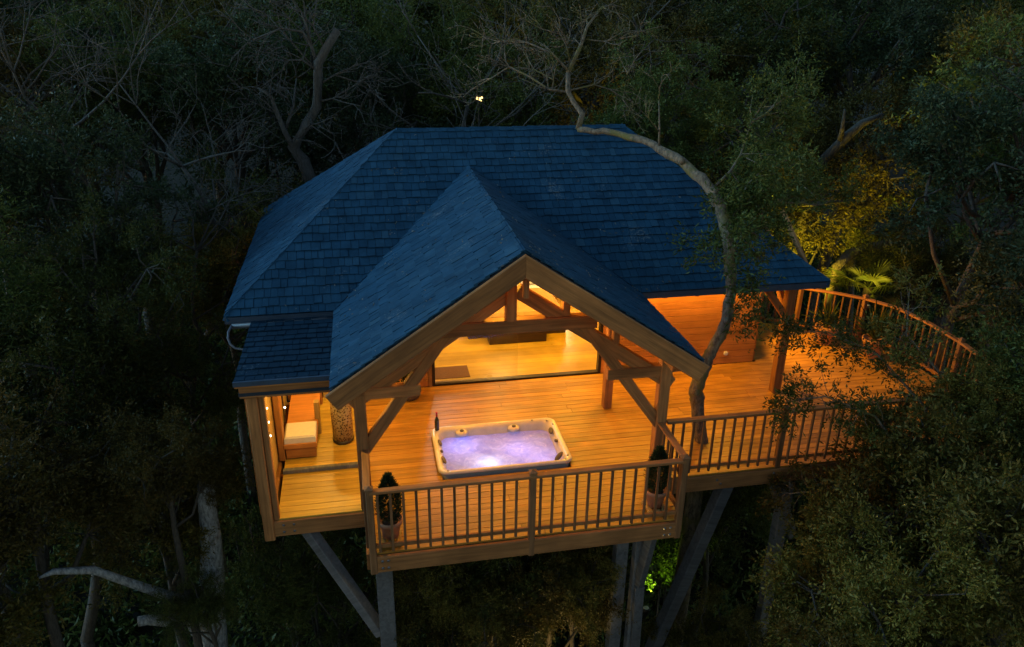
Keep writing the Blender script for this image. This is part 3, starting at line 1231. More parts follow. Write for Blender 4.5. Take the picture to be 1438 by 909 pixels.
railing('brown wooden railing along the front of the hot tub deck', [(.0, -.05), (4.46, -.05)], inter=[(2.23, -.05)], side=1)
railing('short wooden railing at the right end of the hot tub deck beside the potted conifer', [(4.49, 1.0), (4.49, .0)], ends=(False, False), side=-1)
railing('short wooden railing at the left end of the hot tub deck, seen edge on', [(-.03, 1.0), (-.03, .0)], ends=(False, False), side=1)
railing('brown wooden railing along the front of the right deck, partly behind leafy branches', [(4.6, 1.02), (10.9, 1.02)], ends=(False, True), inter=[(6.62, 1.02), (8.8, 1.02)], side=1, low=-.3)
railing('curved orange-lit wooden railing at the far end of the right deck by the palm', [(p[0] - .05, p[1]) for p in curve], ends=(False, True), inter=[(11.35, 2.9), (10.9, 5.3), (9.85, 6.15)], side=1, low=0.0)

# ================================================================ HOT TUB
def rrect(x0, x1, y0, y1, r, n=6):
    pts = []
    for cx_, cy_, a0 in ((x1 - r, y0 + r, -pi / 2), (x1 - r, y1 - r, 0), (x0 + r, y1 - r, pi / 2), (x0 + r, y0 + r, pi)):
        for i in range(n + 1):
            a = a0 + pi / 2 * i / n
            pts.append((cx_ + r * cos(a), cy_ + r * sin(a)))
    return pts


def hot_tub():
    x0, x1, y0, y1 = 1.085, 3.31, 1.60, 3.045
    root = thing('hot_tub', 'cream hot tub with glowing violet bubbling water sunk in the deck', 'hot tub', ((x0 + x1) / 2, (y0 + y1) / 2, 0))
    N = 14
    def ring(ins, r):
        return rrect(x0 + ins, x1 - ins, y0 + ins, y1 - ins, max(.03, r), N)
    # seats: inner wall bulges in and out
    def inner(ins, r, amp, ph=0.0):
        out = []
        cx, cy = (x0 + x1) / 2, (y0 + y1) / 2
        base = ring(ins, r)
        for k, (x, y) in enumerate(base):
            t = k / len(base) * 2 * pi
            a = amp * (.5 + .5 * cos(8 * math.atan2((y - cy) / (y1 - y0), (x - cx) / (x1 - x0)) + ph))
            d = Vector((cx - x, cy - y))
            d.normalize()
            out.append((x + d.x * a, y + d.y * a))
        return out
    def loft(rings, name, mat, close=False):
        mb = MB()
        n = len(rings[0][0])
        for pts, z in rings:
            mb.v += [(p[0], p[1], z) for p in pts]
        for i in range(len(rings) - 1):
            for k in range(n):
                q = (k + 1) % n
                mb.f.append((i * n + k, i * n + q, (i + 1) * n + q, (i + 1) * n + k))
        if close:
            mb.f.append(tuple((len(rings) - 1) * n + k for k in range(n)))
        return mb.build(name, mat, root, smooth=True)
    loft([(ring(.0, .16), .045), (ring(-.003, .165), .066), (ring(.010, .15), .084), (ring(.030, .13), .090), (ring(.055, .12), .084), (inner(.070, .12, .05), .06),
          (inner(.08, .12, .075), .01), (inner(.09, .12, .11), -.10), (inner(.2, .12, .12), -.45), (ring(.45, .1), -.5)], 'shell', 'acrylic', close=True)
    loft([(ring(.03, .14), -.6), (ring(.028, .14), .044), (ring(.06, .12), .044)], 'skirt', 'tub_skirt')
    # water
    mb = MB()
    nx, ny = 60, 44
    wx0, wx1, wy0, wy1 = x0 + .065, x1 - .065, y0 + .065, y1 - .065
    r2 = random.Random(3)
    ph = [(r2.uniform(4, 26), r2.uniform(4, 26), r2.uniform(0, 6)) for _ in range(10)]
    for j in range(ny + 1):
        for i in range(nx + 1):
            x = wx0 + (wx1 - wx0) * i / nx
            y = wy0 + (wy1 - wy0) * j / ny
            z = -.075 + sum(.0022 * sin(a * x + b * y + c) for a, b, c in ph)
            z += .035 * math.exp(-((x - 1.93) ** 2 + (y - 1.95) ** 2) / .05)
            mb.v.append((x, y, z))
    for j in range(ny):
        for i in range(nx):
            a = j * (nx + 1) + i
            mb.f.append((a, a + 1, a + nx + 2, a + nx + 1))
    mb.build('water', 'foam_water', root, smooth=True)
    # headrests and jets set in the rim
    for (x, y, rz, sx, sy) in ((1.20, 2.55, .1, .035, .11), (1.21, 2.02, .1, .04, .12), (3.11, 2.62, -.1, .045, .11), (3.05, 1.80, .5, .10, .05), (3.12, 2.28, 0, .03, .05), (1.20, 2.28, 0, .03, .035)):
        mb = MB().blob((0, 0, 0), 1, sx, sy, .022, 12, 6)
        o = mb.build('headrest', 'pillow_rubber', root, smooth=True)
        o.location = Vector((x + (.0 if x < 2 else .05), y, .062)) - WLOC[root.name]
        o.rotation_euler = (0, (.6 if x < 2 else -.6), rz)
    for (x, y) in ((1.62, 2.905), (2.55, 2.905)):
        mb = MB().lathe([(.12, -.05), (.10, -.01), (.06, .012), (.0, .02)], x, y, 16)
        mb.v = [(vx, vy, vz + .04) for vx, vy, vz in mb.v]
        mb.build('seat_shoulder', 'acrylic', root, smooth=True)
        MB().lathe([(.035, .045), (.035, .067), (.02, .073)], x, y - .02, 12).build('jet', 'pillow_rubber', root, smooth=True)
    for (x, y) in ((3.16, 2.93), (3.24, 2.80), (3.25, 1.78), (3.18, 1.67), (1.24, 1.66), (2.9, 2.99)):
        MB().lathe([(.018, .08), (.018, .093), (.01, .096)], x, y, 10).build('jet', 'steel', root, smooth=True)
    # lamps under the water
    lamp_light(root, (1.95, 1.98, -.22), 6, (.80, .92, 1.0), .08)
    lamp_light(root, (2.5, 2.35, -.36), 7, (.44, .42, 1.0), .10)
    lamp_light(root, (1.6, 2.6, -.36), 9, (.24, .32, 1.0), .10)
    lamp_light(root, (2.85, 2.0, -.36), 5, (.5, .48, 1.0), .10)
    return root


hot_tub()
b = thing('wine_bottle', 'dark green bottle with red foil neck on the rim of the hot tub', 'bottle', (1.19, 2.93, .09))
MB().lathe([(.036, .091), (.041, .10), (.041, .275), (.036, .305), (.018, .35), (.0155, .365)], 1.19, 2.93, 16).build('glass_body', 'dark_glass', b, smooth=True)
MB().lathe([(.0165, .36), (.0165, .425), (.0195, .427), (.0195, .441), (.012, .445)], 1.19, 2.93, 14).build('foil_neck', 'foil_red', b, smooth=True)

# ================================================================ POTTED CONIFERS ON THE DECK
def topiary(x, y, label, h=1.0):
    t = thing('potted_conifer', label, 'potted plant', (x, y, 0), 'clipped conifers in clay pots')
    z0 = .075
    st = MB()
    for dx in (-.11, 0, .11):
        st.box(x + dx - .035, x + dx + .035, y - .17, y + .17, .045, .07, .004)
    for dy in (-.12, .12):
        st.box(x - .15, x + .15, y + dy - .03, y + dy + .03, .004, .0445)
    st.build('pot_stand', 'pale_wood', t)
    MB().lathe([(.10, z0), (.115, z0 + .01), (.15, z0 + .22), (.172, z0 + .23), (.178, z0 + .29), (.165, z0 + .30), (.155, z0 + .285), (.15, z0 + .25)], x, y, 28).build('pot', 'terracotta', t, smooth=True)
    MB().lathe([(.15, z0 + .235), (.10, z0 + .255), (.0, z0 + .265)], x, y, 20).build('soil', 'soil', t, smooth=True)
    MB().tube([(x, y, z0 + .24), (x, y, z0 + .6)], [.018, .012], 6).build('stem', 'bark', t)
    rs = np.random.RandomState(int(x * 100) + 7)
    n = 5200
    tt = rs.uniform(0, 1, n) ** .8
    hh = h - z0 - .27
    prof = np.interp(tt, [0, .12, .45, .75, 1], [.06, .135, .15, .10, .012])
    a = rs.uniform(0, 2 * pi, n)
    r = prof * rs.uniform(.72, 1.05, n) * np.where(rs.uniform(size=n) < .12, rs.uniform(1.0, 1.35, n), 1)
    P = np.stack([x + r * np.cos(a), y + r * np.sin(a), z0 + .27 + tt * hh], 1)
    D = np.stack([np.cos(a) * .6, np.sin(a) * .6, np.full(n, .8)], 1) + rs.normal(size=(n, 3)) * .35
    link('foliage', leaves_mesh('foliage', P, D, .05, .014, 'leaf_topiary', 4), None, t)
    return t


topiary(.26, .22, 'clipped dark green conifer in a clay pot at the left corner of the front railing', 1.08)
topiary(4.20, .26, 'clipped dark green conifer in a clay pot at the right corner of the front railing', 1.06)

# ================================================================ PORCH: plant, lamps
t = thing('house_plant', 'yellow-green leafy plant in a dark round pot beside the sliding window', 'potted plant', (.80, 4.36, 0))
MB().lathe([(.15, .004), (.2, .03), (.24, .16), (.22, .27), (.2, .28), (.19, .25)], .80, 4.36, 24).build('pot', 'pillow_rubber', t, smooth=True)
MB().lathe([(.195, .24), (.0, .255)], .80, 4.36, 16).build('soil', 'soil', t)
rs = np.random.RandomState(12)
P, D = sprays([(.80, 4.36, .3 + .12 * k) for k in range(6)], [(0, -.2, .7)] * 6, rs, 7, 12, .42, .7, .03)
link('leaves', leaves_mesh('leaves', P, D, .13, .045, 'leaf_ivy', 3), None, t)
mb = MB()
for k in range(6):
    a = k * 1.05
    mb.tube([(.80, 4.36, .25), (.80 + .06 * cos(a), 4.36 + .06 * sin(a), .6), (.80 + .17 * cos(a), 4.36 + .17 * sin(a), 1.0)], [.008, .007, .004], 5)
mb.build('stems', 'bark', t)


def wall_lamp(label, loc, watts, color=WARM, spot=None, aim=None, drop=.14, radius=.05, name='wall_lamp'):
    x, y, z = loc
    t = thing(name, label, 'lamp', loc)
    MB().lathe([(.045, z), (.05, z + .01), (.05, z + .09), (.02, z + .10)], x, y, 14).build('housing', 'lamp_body', t, smooth=True)
    MB().lathe([(.038, z - .012), (.042, z - .003), (.03, z - .001)], x, y, 14).build('lens', 'lamp_glow', t, smooth=True)
    lamp_light(t, (x, y, z - drop), watts, color, radius, spot, aim)
    return t


wall_lamp('small round lamp under the porch roof, left of the sliding window', (.35, 4.35, 2.38), 62)
wall_lamp('small round lamp under the porch roof, right of the sliding window', (3.98, 3.9, 2.52), 70)
wall_lamp('small round lamp at the porch ridge over the hot tub', (2.16, 3.3, 3.52), 120)
wall_lamp('small round lamp at the porch ridge near the front truss', (2.16, 1.75, 3.5), 130)
for k, x in enumerate((5.35, 6.35, 7.35)):
    wall_lamp(['spotlight under the right eave nearest the porch gable', 'middle spotlight under the right eave over the plank wall', 'spotlight under the right eave nearest the corner of the plank wall'][k],
              (x, 4.42, 2.42), 150, WARM, 140, (x, 4.0, 0), .05, .04, 'eave_spotlight')
wall_lamp('small lamp on the side wall of the treehouse facing the curved railing', (8.24, 5.8, 1.9), 800, WARM, 95, (10.9, 4.2, .2), .06)
for k, (x, z, lb) in enumerate(((6.19, .16, 'small white socket low on the plank wall behind the gable end'), (7.43, .24, 'small white round socket on the plank wall right of the leaning trunk'))):
    t = thing('wall_socket', lb, 'socket', (x, WY - .02, z))
    mb = MB()
    for r_, h in ((.05, 0), (.05, .02), (.03, .028)):
        for q in range(12):
            a = 2 * pi * q / 12
            mb.v.append((x + r_ * cos(a), WY - .014 - h, z + r_ * sin(a)))
    for i in range(2):
        for q in range(12):
            mb.f.append((i * 12 + q, i * 12 + (q + 1) % 12, (i + 1) * 12 + (q + 1) % 12, (i + 1) * 12 + q))
    mb.f.append(tuple(24 + q for q in range(12)))
    mb.build('cover', 'white_plastic', t)

# ================================================================ BEDROOM
t = thing('bed', 'low dark wooden bed with orange blanket and white pillows in the lit room', 'bed', (3.4, 8.2, .012))
MB().box(2.28, 4.52, 6.80, 9.22, .012, .34, .02).build('bed_base', 'dark_wood', t)
MB().box(2.34, 4.46, 6.87, 9.18, .342, .52, .06).build('mattress', 'cloth_white', t)
MB().box(2.31, 4.49, 6.84, 8.4, .36, .545, .06).build('blanket', 'cloth_orange', t)
for x in (2.95, 4.08):
    MB().blob((x, 8.78, .60), 1, .38, .2, .1, 16, 8).build('pillow', 'cloth_white', t, smooth=True)
t = thing('bench', 'dark low bench at the foot of the bed', 'bench', (3.34, 6.57, .012))
MB().box(2.70, 3.98, 6.40, 6.74, .30, .40, .02).build('seat', 'dark_wood', t)
for x in (2.70, 3.90):
    MB().box(x, x + .08, 6.42, 6.72, .013, .2995).build('leg', 'dark_wood', t)
MB().box(2.7801, 3.8999, 6.41, 6.44, .02, .2995).build('apron', 'dark_wood', t)
for x, lb in ((4.95, 'small bedside table with a lit lamp right of the bed'), (1.85, 'small bedside table left of the bed')):
    t = thing('bedside_table', lb, 'table', (x, 8.8, .012))
    MB().box(x - .22, x + .22, 8.58, 9.02, .42, .46, .008).build('table_top', 'pale_wood', t)
    for dx in (-.19, .19):
        for dy in (-.19, .19):
            MB().box(x + dx - .02, x + dx + .02, 8.8 + dy - .02, 8.8 + dy + .02, .013, .4195).build('leg', 'pale_wood', t)
t = thing('bedside_lamp', 'glowing bedside lamp with a drum shade', 'lamp', (4.95, 8.8, .46))
MB().lathe([(.08, .462), (.08, .475), (.015, .48), (.012, .62)], 4.95, 8.8, 16).build('lamp_base', 'lamp_body', t, smooth=True)
MB().lathe([(.12, .60), (.12, .605), (.09, .82), (.088, .82), (.117, .605)], 4.95, 8.8, 20).build('lamp_shade', 'lamp_glow', t, smooth=True)
lamp_light(t, (4.95, 8.62, 1.05), 26, (1, .7, .35), .08)
o = MB().box(1.36, 2.07, 4.98, 5.5, .0125, .022, .003).build('floor_patch', 'patch_brown')  # thin dark brown rectangle laid on the floor boards
tag(o, 'dark brown flat patch inside the sliding window at its left end', 'mat')
for k, (x, y, w_, c_, lb) in enumerate(((3.0, 6.0, 120, (1, .66, .06), 'ceiling lamp in the bedroom before the bench'), (4.5, 6.2, 125, (1, .74, .06), 'ceiling lamp in the bedroom right of the bench'),
                                        (1.65, 6.5, 120, (1, .86, .72), 'cool white ceiling lamp in the bedroom at the left'), (3.3, 8.2, 170, (1, .62, .18), 'ceiling lamp in the bedroom over the bed'))):
    t = thing('ceiling_lamp', lb, 'lamp', (x, y, 2.45))
    MB().lathe([(.07, 2.45), (.075, 2.47), (.03, 2.52), (.01, 3.05)], x, y, 14).build('housing', 'lamp_body', t, smooth=True)
    MB().lathe([(.055, 2.438), (.06, 2.448), (.04, 2.449)], x, y, 14).build('lens', 'lamp_glow', t, smooth=True)
    lamp_light(t, (x, y, 2.34), w_, c_, .06)

# ================================================================ LEFT BAY
t = thing('bathing_bench', 'wooden bench with a white pad in the lit left bay', 'bench', (-1.1, 2.8, 0))
MB().box(-1.34, -.84, 2.55, 3.05, .30, .42, .025).build('pad', 'cloth_white', t)
MB().box(-1.35, -.83, 2.52, 4.45, .22, .2995, .006).build('seat', 'wall_wood', t)
MB().box(-1.33, -.85, 2.545, 2.57, .03, .2195).build('front_panel', 'wall_wood', t)
for x in (-1.3, -.9):
    for y in (2.61, 4.35):
        MB().box(x - .03, x + .03, y - .03, y + .03, .002, .2195).build('leg', 'wall_wood', t)
t = thing('pierced_lantern', 'tall pierced bronze cylinder standing in the left bay beside the porch post', 'lantern', (-.42, 3.02, 0))
MB().lathe([(.165, .004), (.18, .02), (.18, .06)], -.42, 3.02, 28).build('base_ring', 'lamp_body', t, smooth=True)
MB().lathe([(.172, .06), (.176, .5), (.178, 1.0), (.172, 1.05), (.15, 1.06)], -.42, 3.02, 32).build('pierced_drum', 'pierced_bronze', t, smooth=True)
for k, (x, y, lb) in enumerate(((-1.46, 1.62, 'string of small lit bulbs hanging nearest the corner post of the left bay'), (-1.31, 2.46, 'string of small lit bulbs hanging on the stud in the left bay'))):
    t = thing('string_light', lb, 'string light', (x, y, 2.1))
    MB().tube([(x + .03, y, 2.15), (x + .03, y, .75)], [.014, .014], 6).build('cord', 'dark_wood', t)
    for q in range(5):
        MB().blob((x + .055, y - .01, 1.98 - q * .235), .015, 1, 1, 1, 10, 6).build('bulb', 'bulb', t, smooth=True)
wall_lamp('small lamp under the flat roof of the left bay', (-.75, 2.7, 2.14), 45, WARM, drop=.1)
wall_lamp('small lamp under the flat roof at the front of the left bay', (-.62, 1.45, 2.14), 80, GOLD, drop=.1)
wall_lamp('small lamp at the back of the left bay', (-.62, 4.2, 2.1), 85, (1, .75, .2), drop=.1)

# ================================================================ GARDEN LAMPS
def ground_spot(label, loc, aim, watts, color, angle=95):
    x, y, z = loc
    t = thing('garden_spotlight', label, 'lamp', loc)
    MB().lathe([(.05, z - .1), (.07, z), (.08, z + .08), (.06, z + .085)], x, y, 14).build('housing', 'lamp_body', t, smooth=True)
    MB().lathe([(.055, z + .086), (.055, z + .09), (.02, z + .094)], x, y, 14).build('lens', 'white_plastic', t, smooth=True)
    MB().tube([(x, y, ground_z(x, y) - .1), (x, y, z - .1)], [.02, .02], 6).build('stake', 'lamp_body', t)
    lamp_light(t, (x, y, z + .2), watts, color, .06, angle, aim)
    return t


ground_spot('amber spotlight among the leaves behind the right roof corner', (9.7, 7.6, -1.2), (10.7, 9.7, 1.3), 3400, (1, .76, .04), 105)
ground_spot('amber spotlight below the fan palm', (11.9, 6.5, .25), (12.5, 7.6, 1.3), 130, (1, .7, .05), 100)
ground_spot('green-gold spotlight under the right deck near the stilts', (5.25, 2.5, -4.3), (5.85, 3.3, -2.0), 170, (.62, 1, .06), 80)
ground_spot('warm spotlight in the shrubs under the hot tub deck', (2.3, .0, -4.4), (2.2, 1.0, -1.7), 260, (1, .66, .2), 95)

# ================================================================ SMALL LITTER ON THE ROOF
def roof_litter():
    rs = np.random.RandomState(15)
    P, D = [], []
    for k, sl in slopes[:2] + slopes[5:7]:
        us = [p[0] for p in sl.poly]
        vs = [p[1] for p in sl.poly]
        for c in range(26):
            cu, cv = rs.uniform(min(us), max(us)), rs.uniform(min(vs), max(vs))
            for q in range(rs.randint(2, 8)):
                a, b = cu + rs.normal() * .14, cv + rs.normal() * .07
                ok = all((sl.poly[(i + 1) % len(sl.poly)][0] - sl.poly[i][0]) * (b - sl.poly[i][1]) - (sl.poly[(i + 1) % len(sl.poly)][1] - sl.poly[i][1]) * (a - sl.poly[i][0]) > .05 for i in range(len(sl.poly)))
                if ok:
                    P.append(sl.w(a, b, .058))
                    d = sl.u * rs.normal() + sl.v * rs.normal() + sl.n * .12
                    D.append(d)
    me = leaves_mesh('fallen_leaves', np.array([tuple(p) for p in P]), np.array([tuple(d) for d in D]), .045, .022, 'leaf_litter', 2)
    o = link('fallen_leaves', me, None, None, kind='stuff')
    tag(o, 'small pale fallen leaves scattered on the shingle roof', 'leaves')


leafmat('leaf_litter', [(0.112, 0.105, 0.084), (0.196, 0.189, 0.168), (0.252, 0.245, 0.231)])
roof_litter()

# ---- leafy climber glowing green under the right deck
def climber():
    rs = np.random.RandomState(19)
    t = thing('leafy_climber', 'bright green lit leaves behind the corner post under the right deck', 'shrub', (5.85, 3.0, -5.9))
    tips = np.stack([5.8 + rs.normal(size=90) * .30, 3.0 + rs.normal(size=90) * .2, rs.uniform(-4.2, -1.4, 90)], 1)
    P, D = sprays(tips, np.tile([0, -.6, .4], (90, 1)), rs, 4, 12, .3, .8, .04)
    link('leaves', leaves_mesh('leaves', P, D, .085, .045, 'leaf_ivy', 8), None, t)
    mb = MB()
    for k in range(4):
        mb.tube([(5.8 + .1 * k, 3.05, -6.2), (5.7 + .15 * k, 3.0, -3.5), (5.65 + .12 * k, 3.0, -1.4)], [.03, .02, .008], 5)
    mb.build('stems', 'bark', t)


climber()

# ================================================================ TREES
# ---- the crooked tree that grows up through the right deck and over the roof
def deck_tree():
    rng = random.Random(21)
    rs = np.random.RandomState(21)
    root = thing('crooked_tree', 'crooked tree growing through the right deck and bending left over the roof', 'tree', (5.7, 1.95, 0))
    main = [(5.68, 2.05, -6.4), (5.72, 1.98, -2.5), (5.70, 1.95, 0.0), (5.55, 1.95, .71), (5.48, 1.95, 1.01), (5.56, 1.95, 1.4), (5.69, 1.95, 1.74), (5.87, 1.95, 2.27), (5.87, 1.95, 2.89), (5.74, 2.05, 3.69), (5.70, 2.3, 4.09),
            (5.51, 2.7, 4.45), (5.26, 3.2, 4.68), (4.91, 3.8, 4.86), (4.50, 4.3, 4.92), (4.0, 4.7, 4.92)]
    rad_ = [.19, .17, .12, .118, .126, .106, .094, .09, .088, .097, .094, .082, .074, .064, .055, .048]
    fine, fr = [], []
    for i in range(len(main) - 1):
        ns = 1 if i < 2 else 4
        for q in range(ns):
            t = q / ns
            p = Vector(main[i]).lerp(Vector(main[i + 1]), t)
            if i >= 2 and q:
                p += Vector((rng.gauss(0, .012), rng.gauss(0, .012), rng.gauss(0, .012)))
            fine.append(p)
            fr.append((rad_[i] + (rad_[i + 1] - rad_[i]) * t) * (1 + rng.uniform(-.09, .09)))
    fine.append(Vector(main[-1]))
    fr.append(rad_[-1])
    mb = MB().tube(fine, fr, 14, .07, rng)
    for kn in (9, 15, 22, 30, 36, 41):
        mb.blob(fine[kn] + Vector((rng.uniform(-.05, .05), -.07, .03)), .055, 1, 1, 1.2, 8, 5)
    mb.blob((5.44, 1.86, 1.02), .07, 1, 1, 1.1, 10, 6)
    mb.build('trunk', 'bark_moss', root, smooth=True)
    br = MB()
    def limb(pts, r0, r1, twigs=2, depth=2, L=.5):
        br.tube(pts, taper(r0, r1, len(pts)), 6, .06, rng)
        for p, q in zip(pts[1:], pts[:-1]):
            d = (Vector(p) - Vector(q)).normalized()
            for _ in range(twigs):
                twig_recursive(br, p, d + Vector((rng.gauss(0, .6), rng.gauss(0, .6), rng.gauss(.1, .5))), L * rng.uniform(.6, 1.2), .012, rng, depth, .0045)
    limb([(4.0, 4.7, 4.92), (4.09, 4.8, 5.17), (3.94, 4.9, 5.37), (3.86, 5.0, 5.54), (3.88, 5.1, 5.84)], .054, .042, 0)
    limb([(3.88, 5.1, 5.84), (4.14, 5.3, 6.27), (4.3, 5.5, 6.58), (4.62, 5.7, 6.91)], .045, .016)
    limb([(3.86, 5.0, 5.52), (3.53, 5.1, 5.56), (3.24, 5.3, 5.75), (2.91, 5.6, 5.90), (2.64, 5.9, 5.67), (2.43, 6.1, 5.53)], .026, .009)
    limb([(3.88, 5.1, 5.87), (3.6, 5.2, 6.16), (3.21, 5.5, 6.32), (2.83, 5.9, 6.32), (2.69, 6.2, 6.25)], .024, .009)
    limb([(3.59, 5.1, 5.55), (3.65, 5.2, 5.71), (3.35, 5.5, 5.86), (3.21, 5.8, 6.15)], .016, .008)
    limb([(3.93, 5.2, 6.0), (3.86, 5.2, 6.28), (3.74, 5.3, 6.51)], .016, .007)
    limb([(4.23, 5.4, 6.38), (4.57, 5.3, 6.35), (4.82, 5.2, 6.40)], .014, .007)
    limb([(3.9, 5.0, 5.55), (4.4, 5.2, 5.62), (4.8, 5.5, 5.5), (5.1, 5.6, 5.3), (5.15, 5.6, 5.75)], .016, .007)
    br.build('branches', 'bark_moss', root, smooth=True)
    br = MB()
    limb([(5.06, 3.5, 4.79), (5.05, 3.5, 5.06), (5.03, 3.6, 5.56)], .022, .008, 1)
    # boughs that carry the leafy crown over the right part of the roof
    tips, dirs = [], []
    for a, b in (((5.72, 2.2, 3.9), (6.9, 3.0, 3.82)), ((5.6, 2.5, 4.3), (6.6, 3.4, 5.2)), ((5.72, 2.1, 3.7), (6.6, 2.7, 4.6)),
                 ((6.6, 2.9, 3.85), (8.3, 3.7, 3.70)), ((6.6, 3.4, 5.2), (7.6, 4.2, 5.6)), ((5.8, 2.0, 3.5), (6.25, 2.3, 3.65))):
        pts = bent(a, b, rng, 5, .08)
        br.tube(pts, taper(.024, .010, 5), 6, .05, rng)
        for p in pts[1:]:
            for _ in range(3):
                d = Vector((rng.gauss(.25, .7), rng.gauss(.2, .7), rng.gauss(.25, .6))).normalized()
                e = p + d * rng.uniform(.35, .85)
                tp = bent(p, e, rng, 4, .1)
                br.tube(tp, taper(.011, .005, 4), 4)
                tips += [tp[2], tp[3]]
                dirs += [d, d]
    for p in ((6.02, 1.9, 2.55), (5.98, 1.85, 3.05), (5.75, 1.9, 3.3), (5.5, 2.1, 3.45), (6.2, 1.9, 2.3), (6.15, 1.95, 2.85)):
        for _ in range(3):
            tips.append(Vector(p) + Vector((rng.gauss(0, .1), rng.gauss(0, .1), rng.gauss(0, .1))))
            dirs.append(Vector((rng.gauss(.2, .6), rng.gauss(-.2, .6), rng.gauss(-.1, .4))))
    br.build('boughs', 'bark_moss', root, smooth=True)
    P, D = sprays(tips, dirs, rs, 6, 17, .36, .9, .04)
    link('crown', leaves_mesh('crown', P, D, .085, .028, 'leaf_dark', 9), None, root)
    return root


deck_tree()

# ---- bare pale tree behind the left roof hip
def bare_tree_special():
    rng = random.Random(31)
    root = thing('bare_tree', 'tall bare grey tree with a broken top behind the left end of the roof', 'tree', (-1.0, 12, -5.4))
    tr = [(-.7, 12, -5.6), (-.8, 12, -1), (-1.05, 12, 2.2), (-1.29, 12, 3.04), (-1.5, 12, 3.36), (-1.12, 12, 3.94), (-.82, 12, 4.38), (-.73, 12, 5.07), (-.70, 12, 5.44), (-.44, 12, 5.83), (-.17, 12, 6.21)]
    MB().tube(tr, [.26, .22, .19, .17, .16, .14, .13, .12, .115, .105, .10], 9, .06, rng).build('trunk', 'bark_pale', root, smooth=True)
    br = MB()
    for pts, r in (([(-1.5, 12, 3.36), (-1.67, 12, 3.77), (-1.8, 12, 4.22), (-1.92, 12, 4.65), (-2.21, 12, 4.86)], .085), ([(-1.67, 12, 3.77), (-1.42, 12.3, 4.35), (-1.3, 12.6, 5.01)], .05),
                   ([(-.72, 12, 5.38), (-.83, 12, 5.83), (-1.01, 12, 6.16), (-1.5, 12, 6.24), (-2.2, 12, 5.97)], .05), ([(-.83, 12, 5.83), (-.91, 12, 6.32), (-1.01, 12, 6.64)], .04),
                   ([(-.73, 12, 5.24), (-1.07, 12, 5.5), (-1.41, 12, 5.5), (-1.6, 12, 5.25)], .035), ([(-.70, 12, 4.93), (-.32, 12, 5.15), (.2, 12, 4.98), (.45, 12, 4.8)], .03),
                   ([(-.8, 12, 4.5), (-.4, 11.8, 4.6), (.1, 11.6, 4.9)], .03), ([(-1.2, 12, 3.8), (-1.0, 11.6, 4.0), (-.4, 11.3, 3.6)], .025), ([(-.72, 12, 5.2), (-1.3, 12.2, 5.9), (-1.8, 12.3, 6.5)], .03), ([(-.5, 12, 5.75), (-.75, 12, 6.3), (-.6, 12, 6.9)], .03)):
        br.tube(pts, taper(r, r * .4, len(pts)), 6, .05, rng)
        for p, q in zip(pts[1:], pts[:-1]):
            d = (Vector(p) - Vector(q)).normalized()
            for _ in range(2):
                twig_recursive(br, p, d + Vector((rng.gauss(0, .6), rng.gauss(0, .6), rng.gauss(.15, .5))), rng.uniform(.5, 1.0), .018, rng, 2, .007)
    br.build('branches', 'bark_pale', root, smooth=True)


bare_tree_special()

# ---- dead grey trunk with stub limbs at the lower left
def dead_tree():
    rng = random.Random(41)
    root = thing('dead_tree', 'dead grey trunk with broken stub limbs at the lower left', 'tree', (-2.9, 2, -6.2))
    MB().tube([(-2.95, 2, -6.5), (-2.86, 2, -3.4), (-2.78, 2, -2.6), (-2.66, 2, -1.7), (-2.58, 2, -.9), (-2.56, 2.1, -.35), (-2.56, 2.2, -.10), (-2.57, 2.22, .05)],
              [.30, .25, .22, .19, .165, .15, .13, .08], 10, .08, rng).build('trunk', 'bark_grey', root, smooth=True)
    MB().tube([(-2.9, 2, -3.1), (-3.07, 2, -2.84), (-3.08, 1.9, -2.48), (-3.34, 1.6, -2.21), (-3.60, 1.5, -2.04), (-3.72, 1.45, -2.02)], [.13, .11, .10, .095, .085, .08], 8, .08, rng).build('limb', 'bark_grey', root, smooth=True)
    MB().tube([(-2.83, 2, -2.34), (-3.35, 1.7, -1.75), (-3.67, 1.3, -1.1), (-3.98, 1.0, -.56), (-4.4, .8, -.36), (-4.55, .7, -.36)], [.10, .08, .07, .06, .045, .015], 8, .08, rng).build('limb', 'bark_grey', root, smooth=True)


dead_tree()

# ---- prototypes
PROTO = {
    'A': (leafy_proto(101, 9, 2.6, 6.3, 2.5, 'leaf_dark', 'bark', limbs=11, subs=7, tw=9, lv=20), 6.3),
    'B': (leafy_proto(102, 10, 2.9, 6.6, 2.6, 'leaf_olive', 'bark', limbs=12, subs=7, tw=9, lv=20), 6.6),
    'C': (leafy_proto(103, 9, 2.4, 6.0, 2.9, 'leaf_cool', 'bark', limbs=11, subs=7, tw=9, lv=20), 6.0),
    'D': (leafy_proto(104, 9, 2.5, 6.0, 2.2, 'leaf_olive', 'bark', L=.10, Wd=.038, limbs=13, subs=8, tw=10, lv=24), 6.0),
    'E': (leafy_proto(105, 9, 2.4, 6.0, 2.3, 'leaf_dark', 'bark', L=.10, Wd=.026, limbs=12, subs=8, tw=10, lv=22), 6.0),
    'X': (bare_proto(106, 10, .11), 6.0),
    'Y': (bare_proto(107, 10, .10, mat='bark'), 6.0),
}
USED = set()
NAMES = {'A': ('dark green', 'leafy'), 'B': ('olive green', 'leafy'), 'C': ('blue-green', 'leafy'), 'D': ('olive', 'small-leaved'), 'E': ('dark', 'narrow-leaved'), 'X': ('bare', 'pale-twigged'), 'Y': ('bare', 'brown-twigged')}


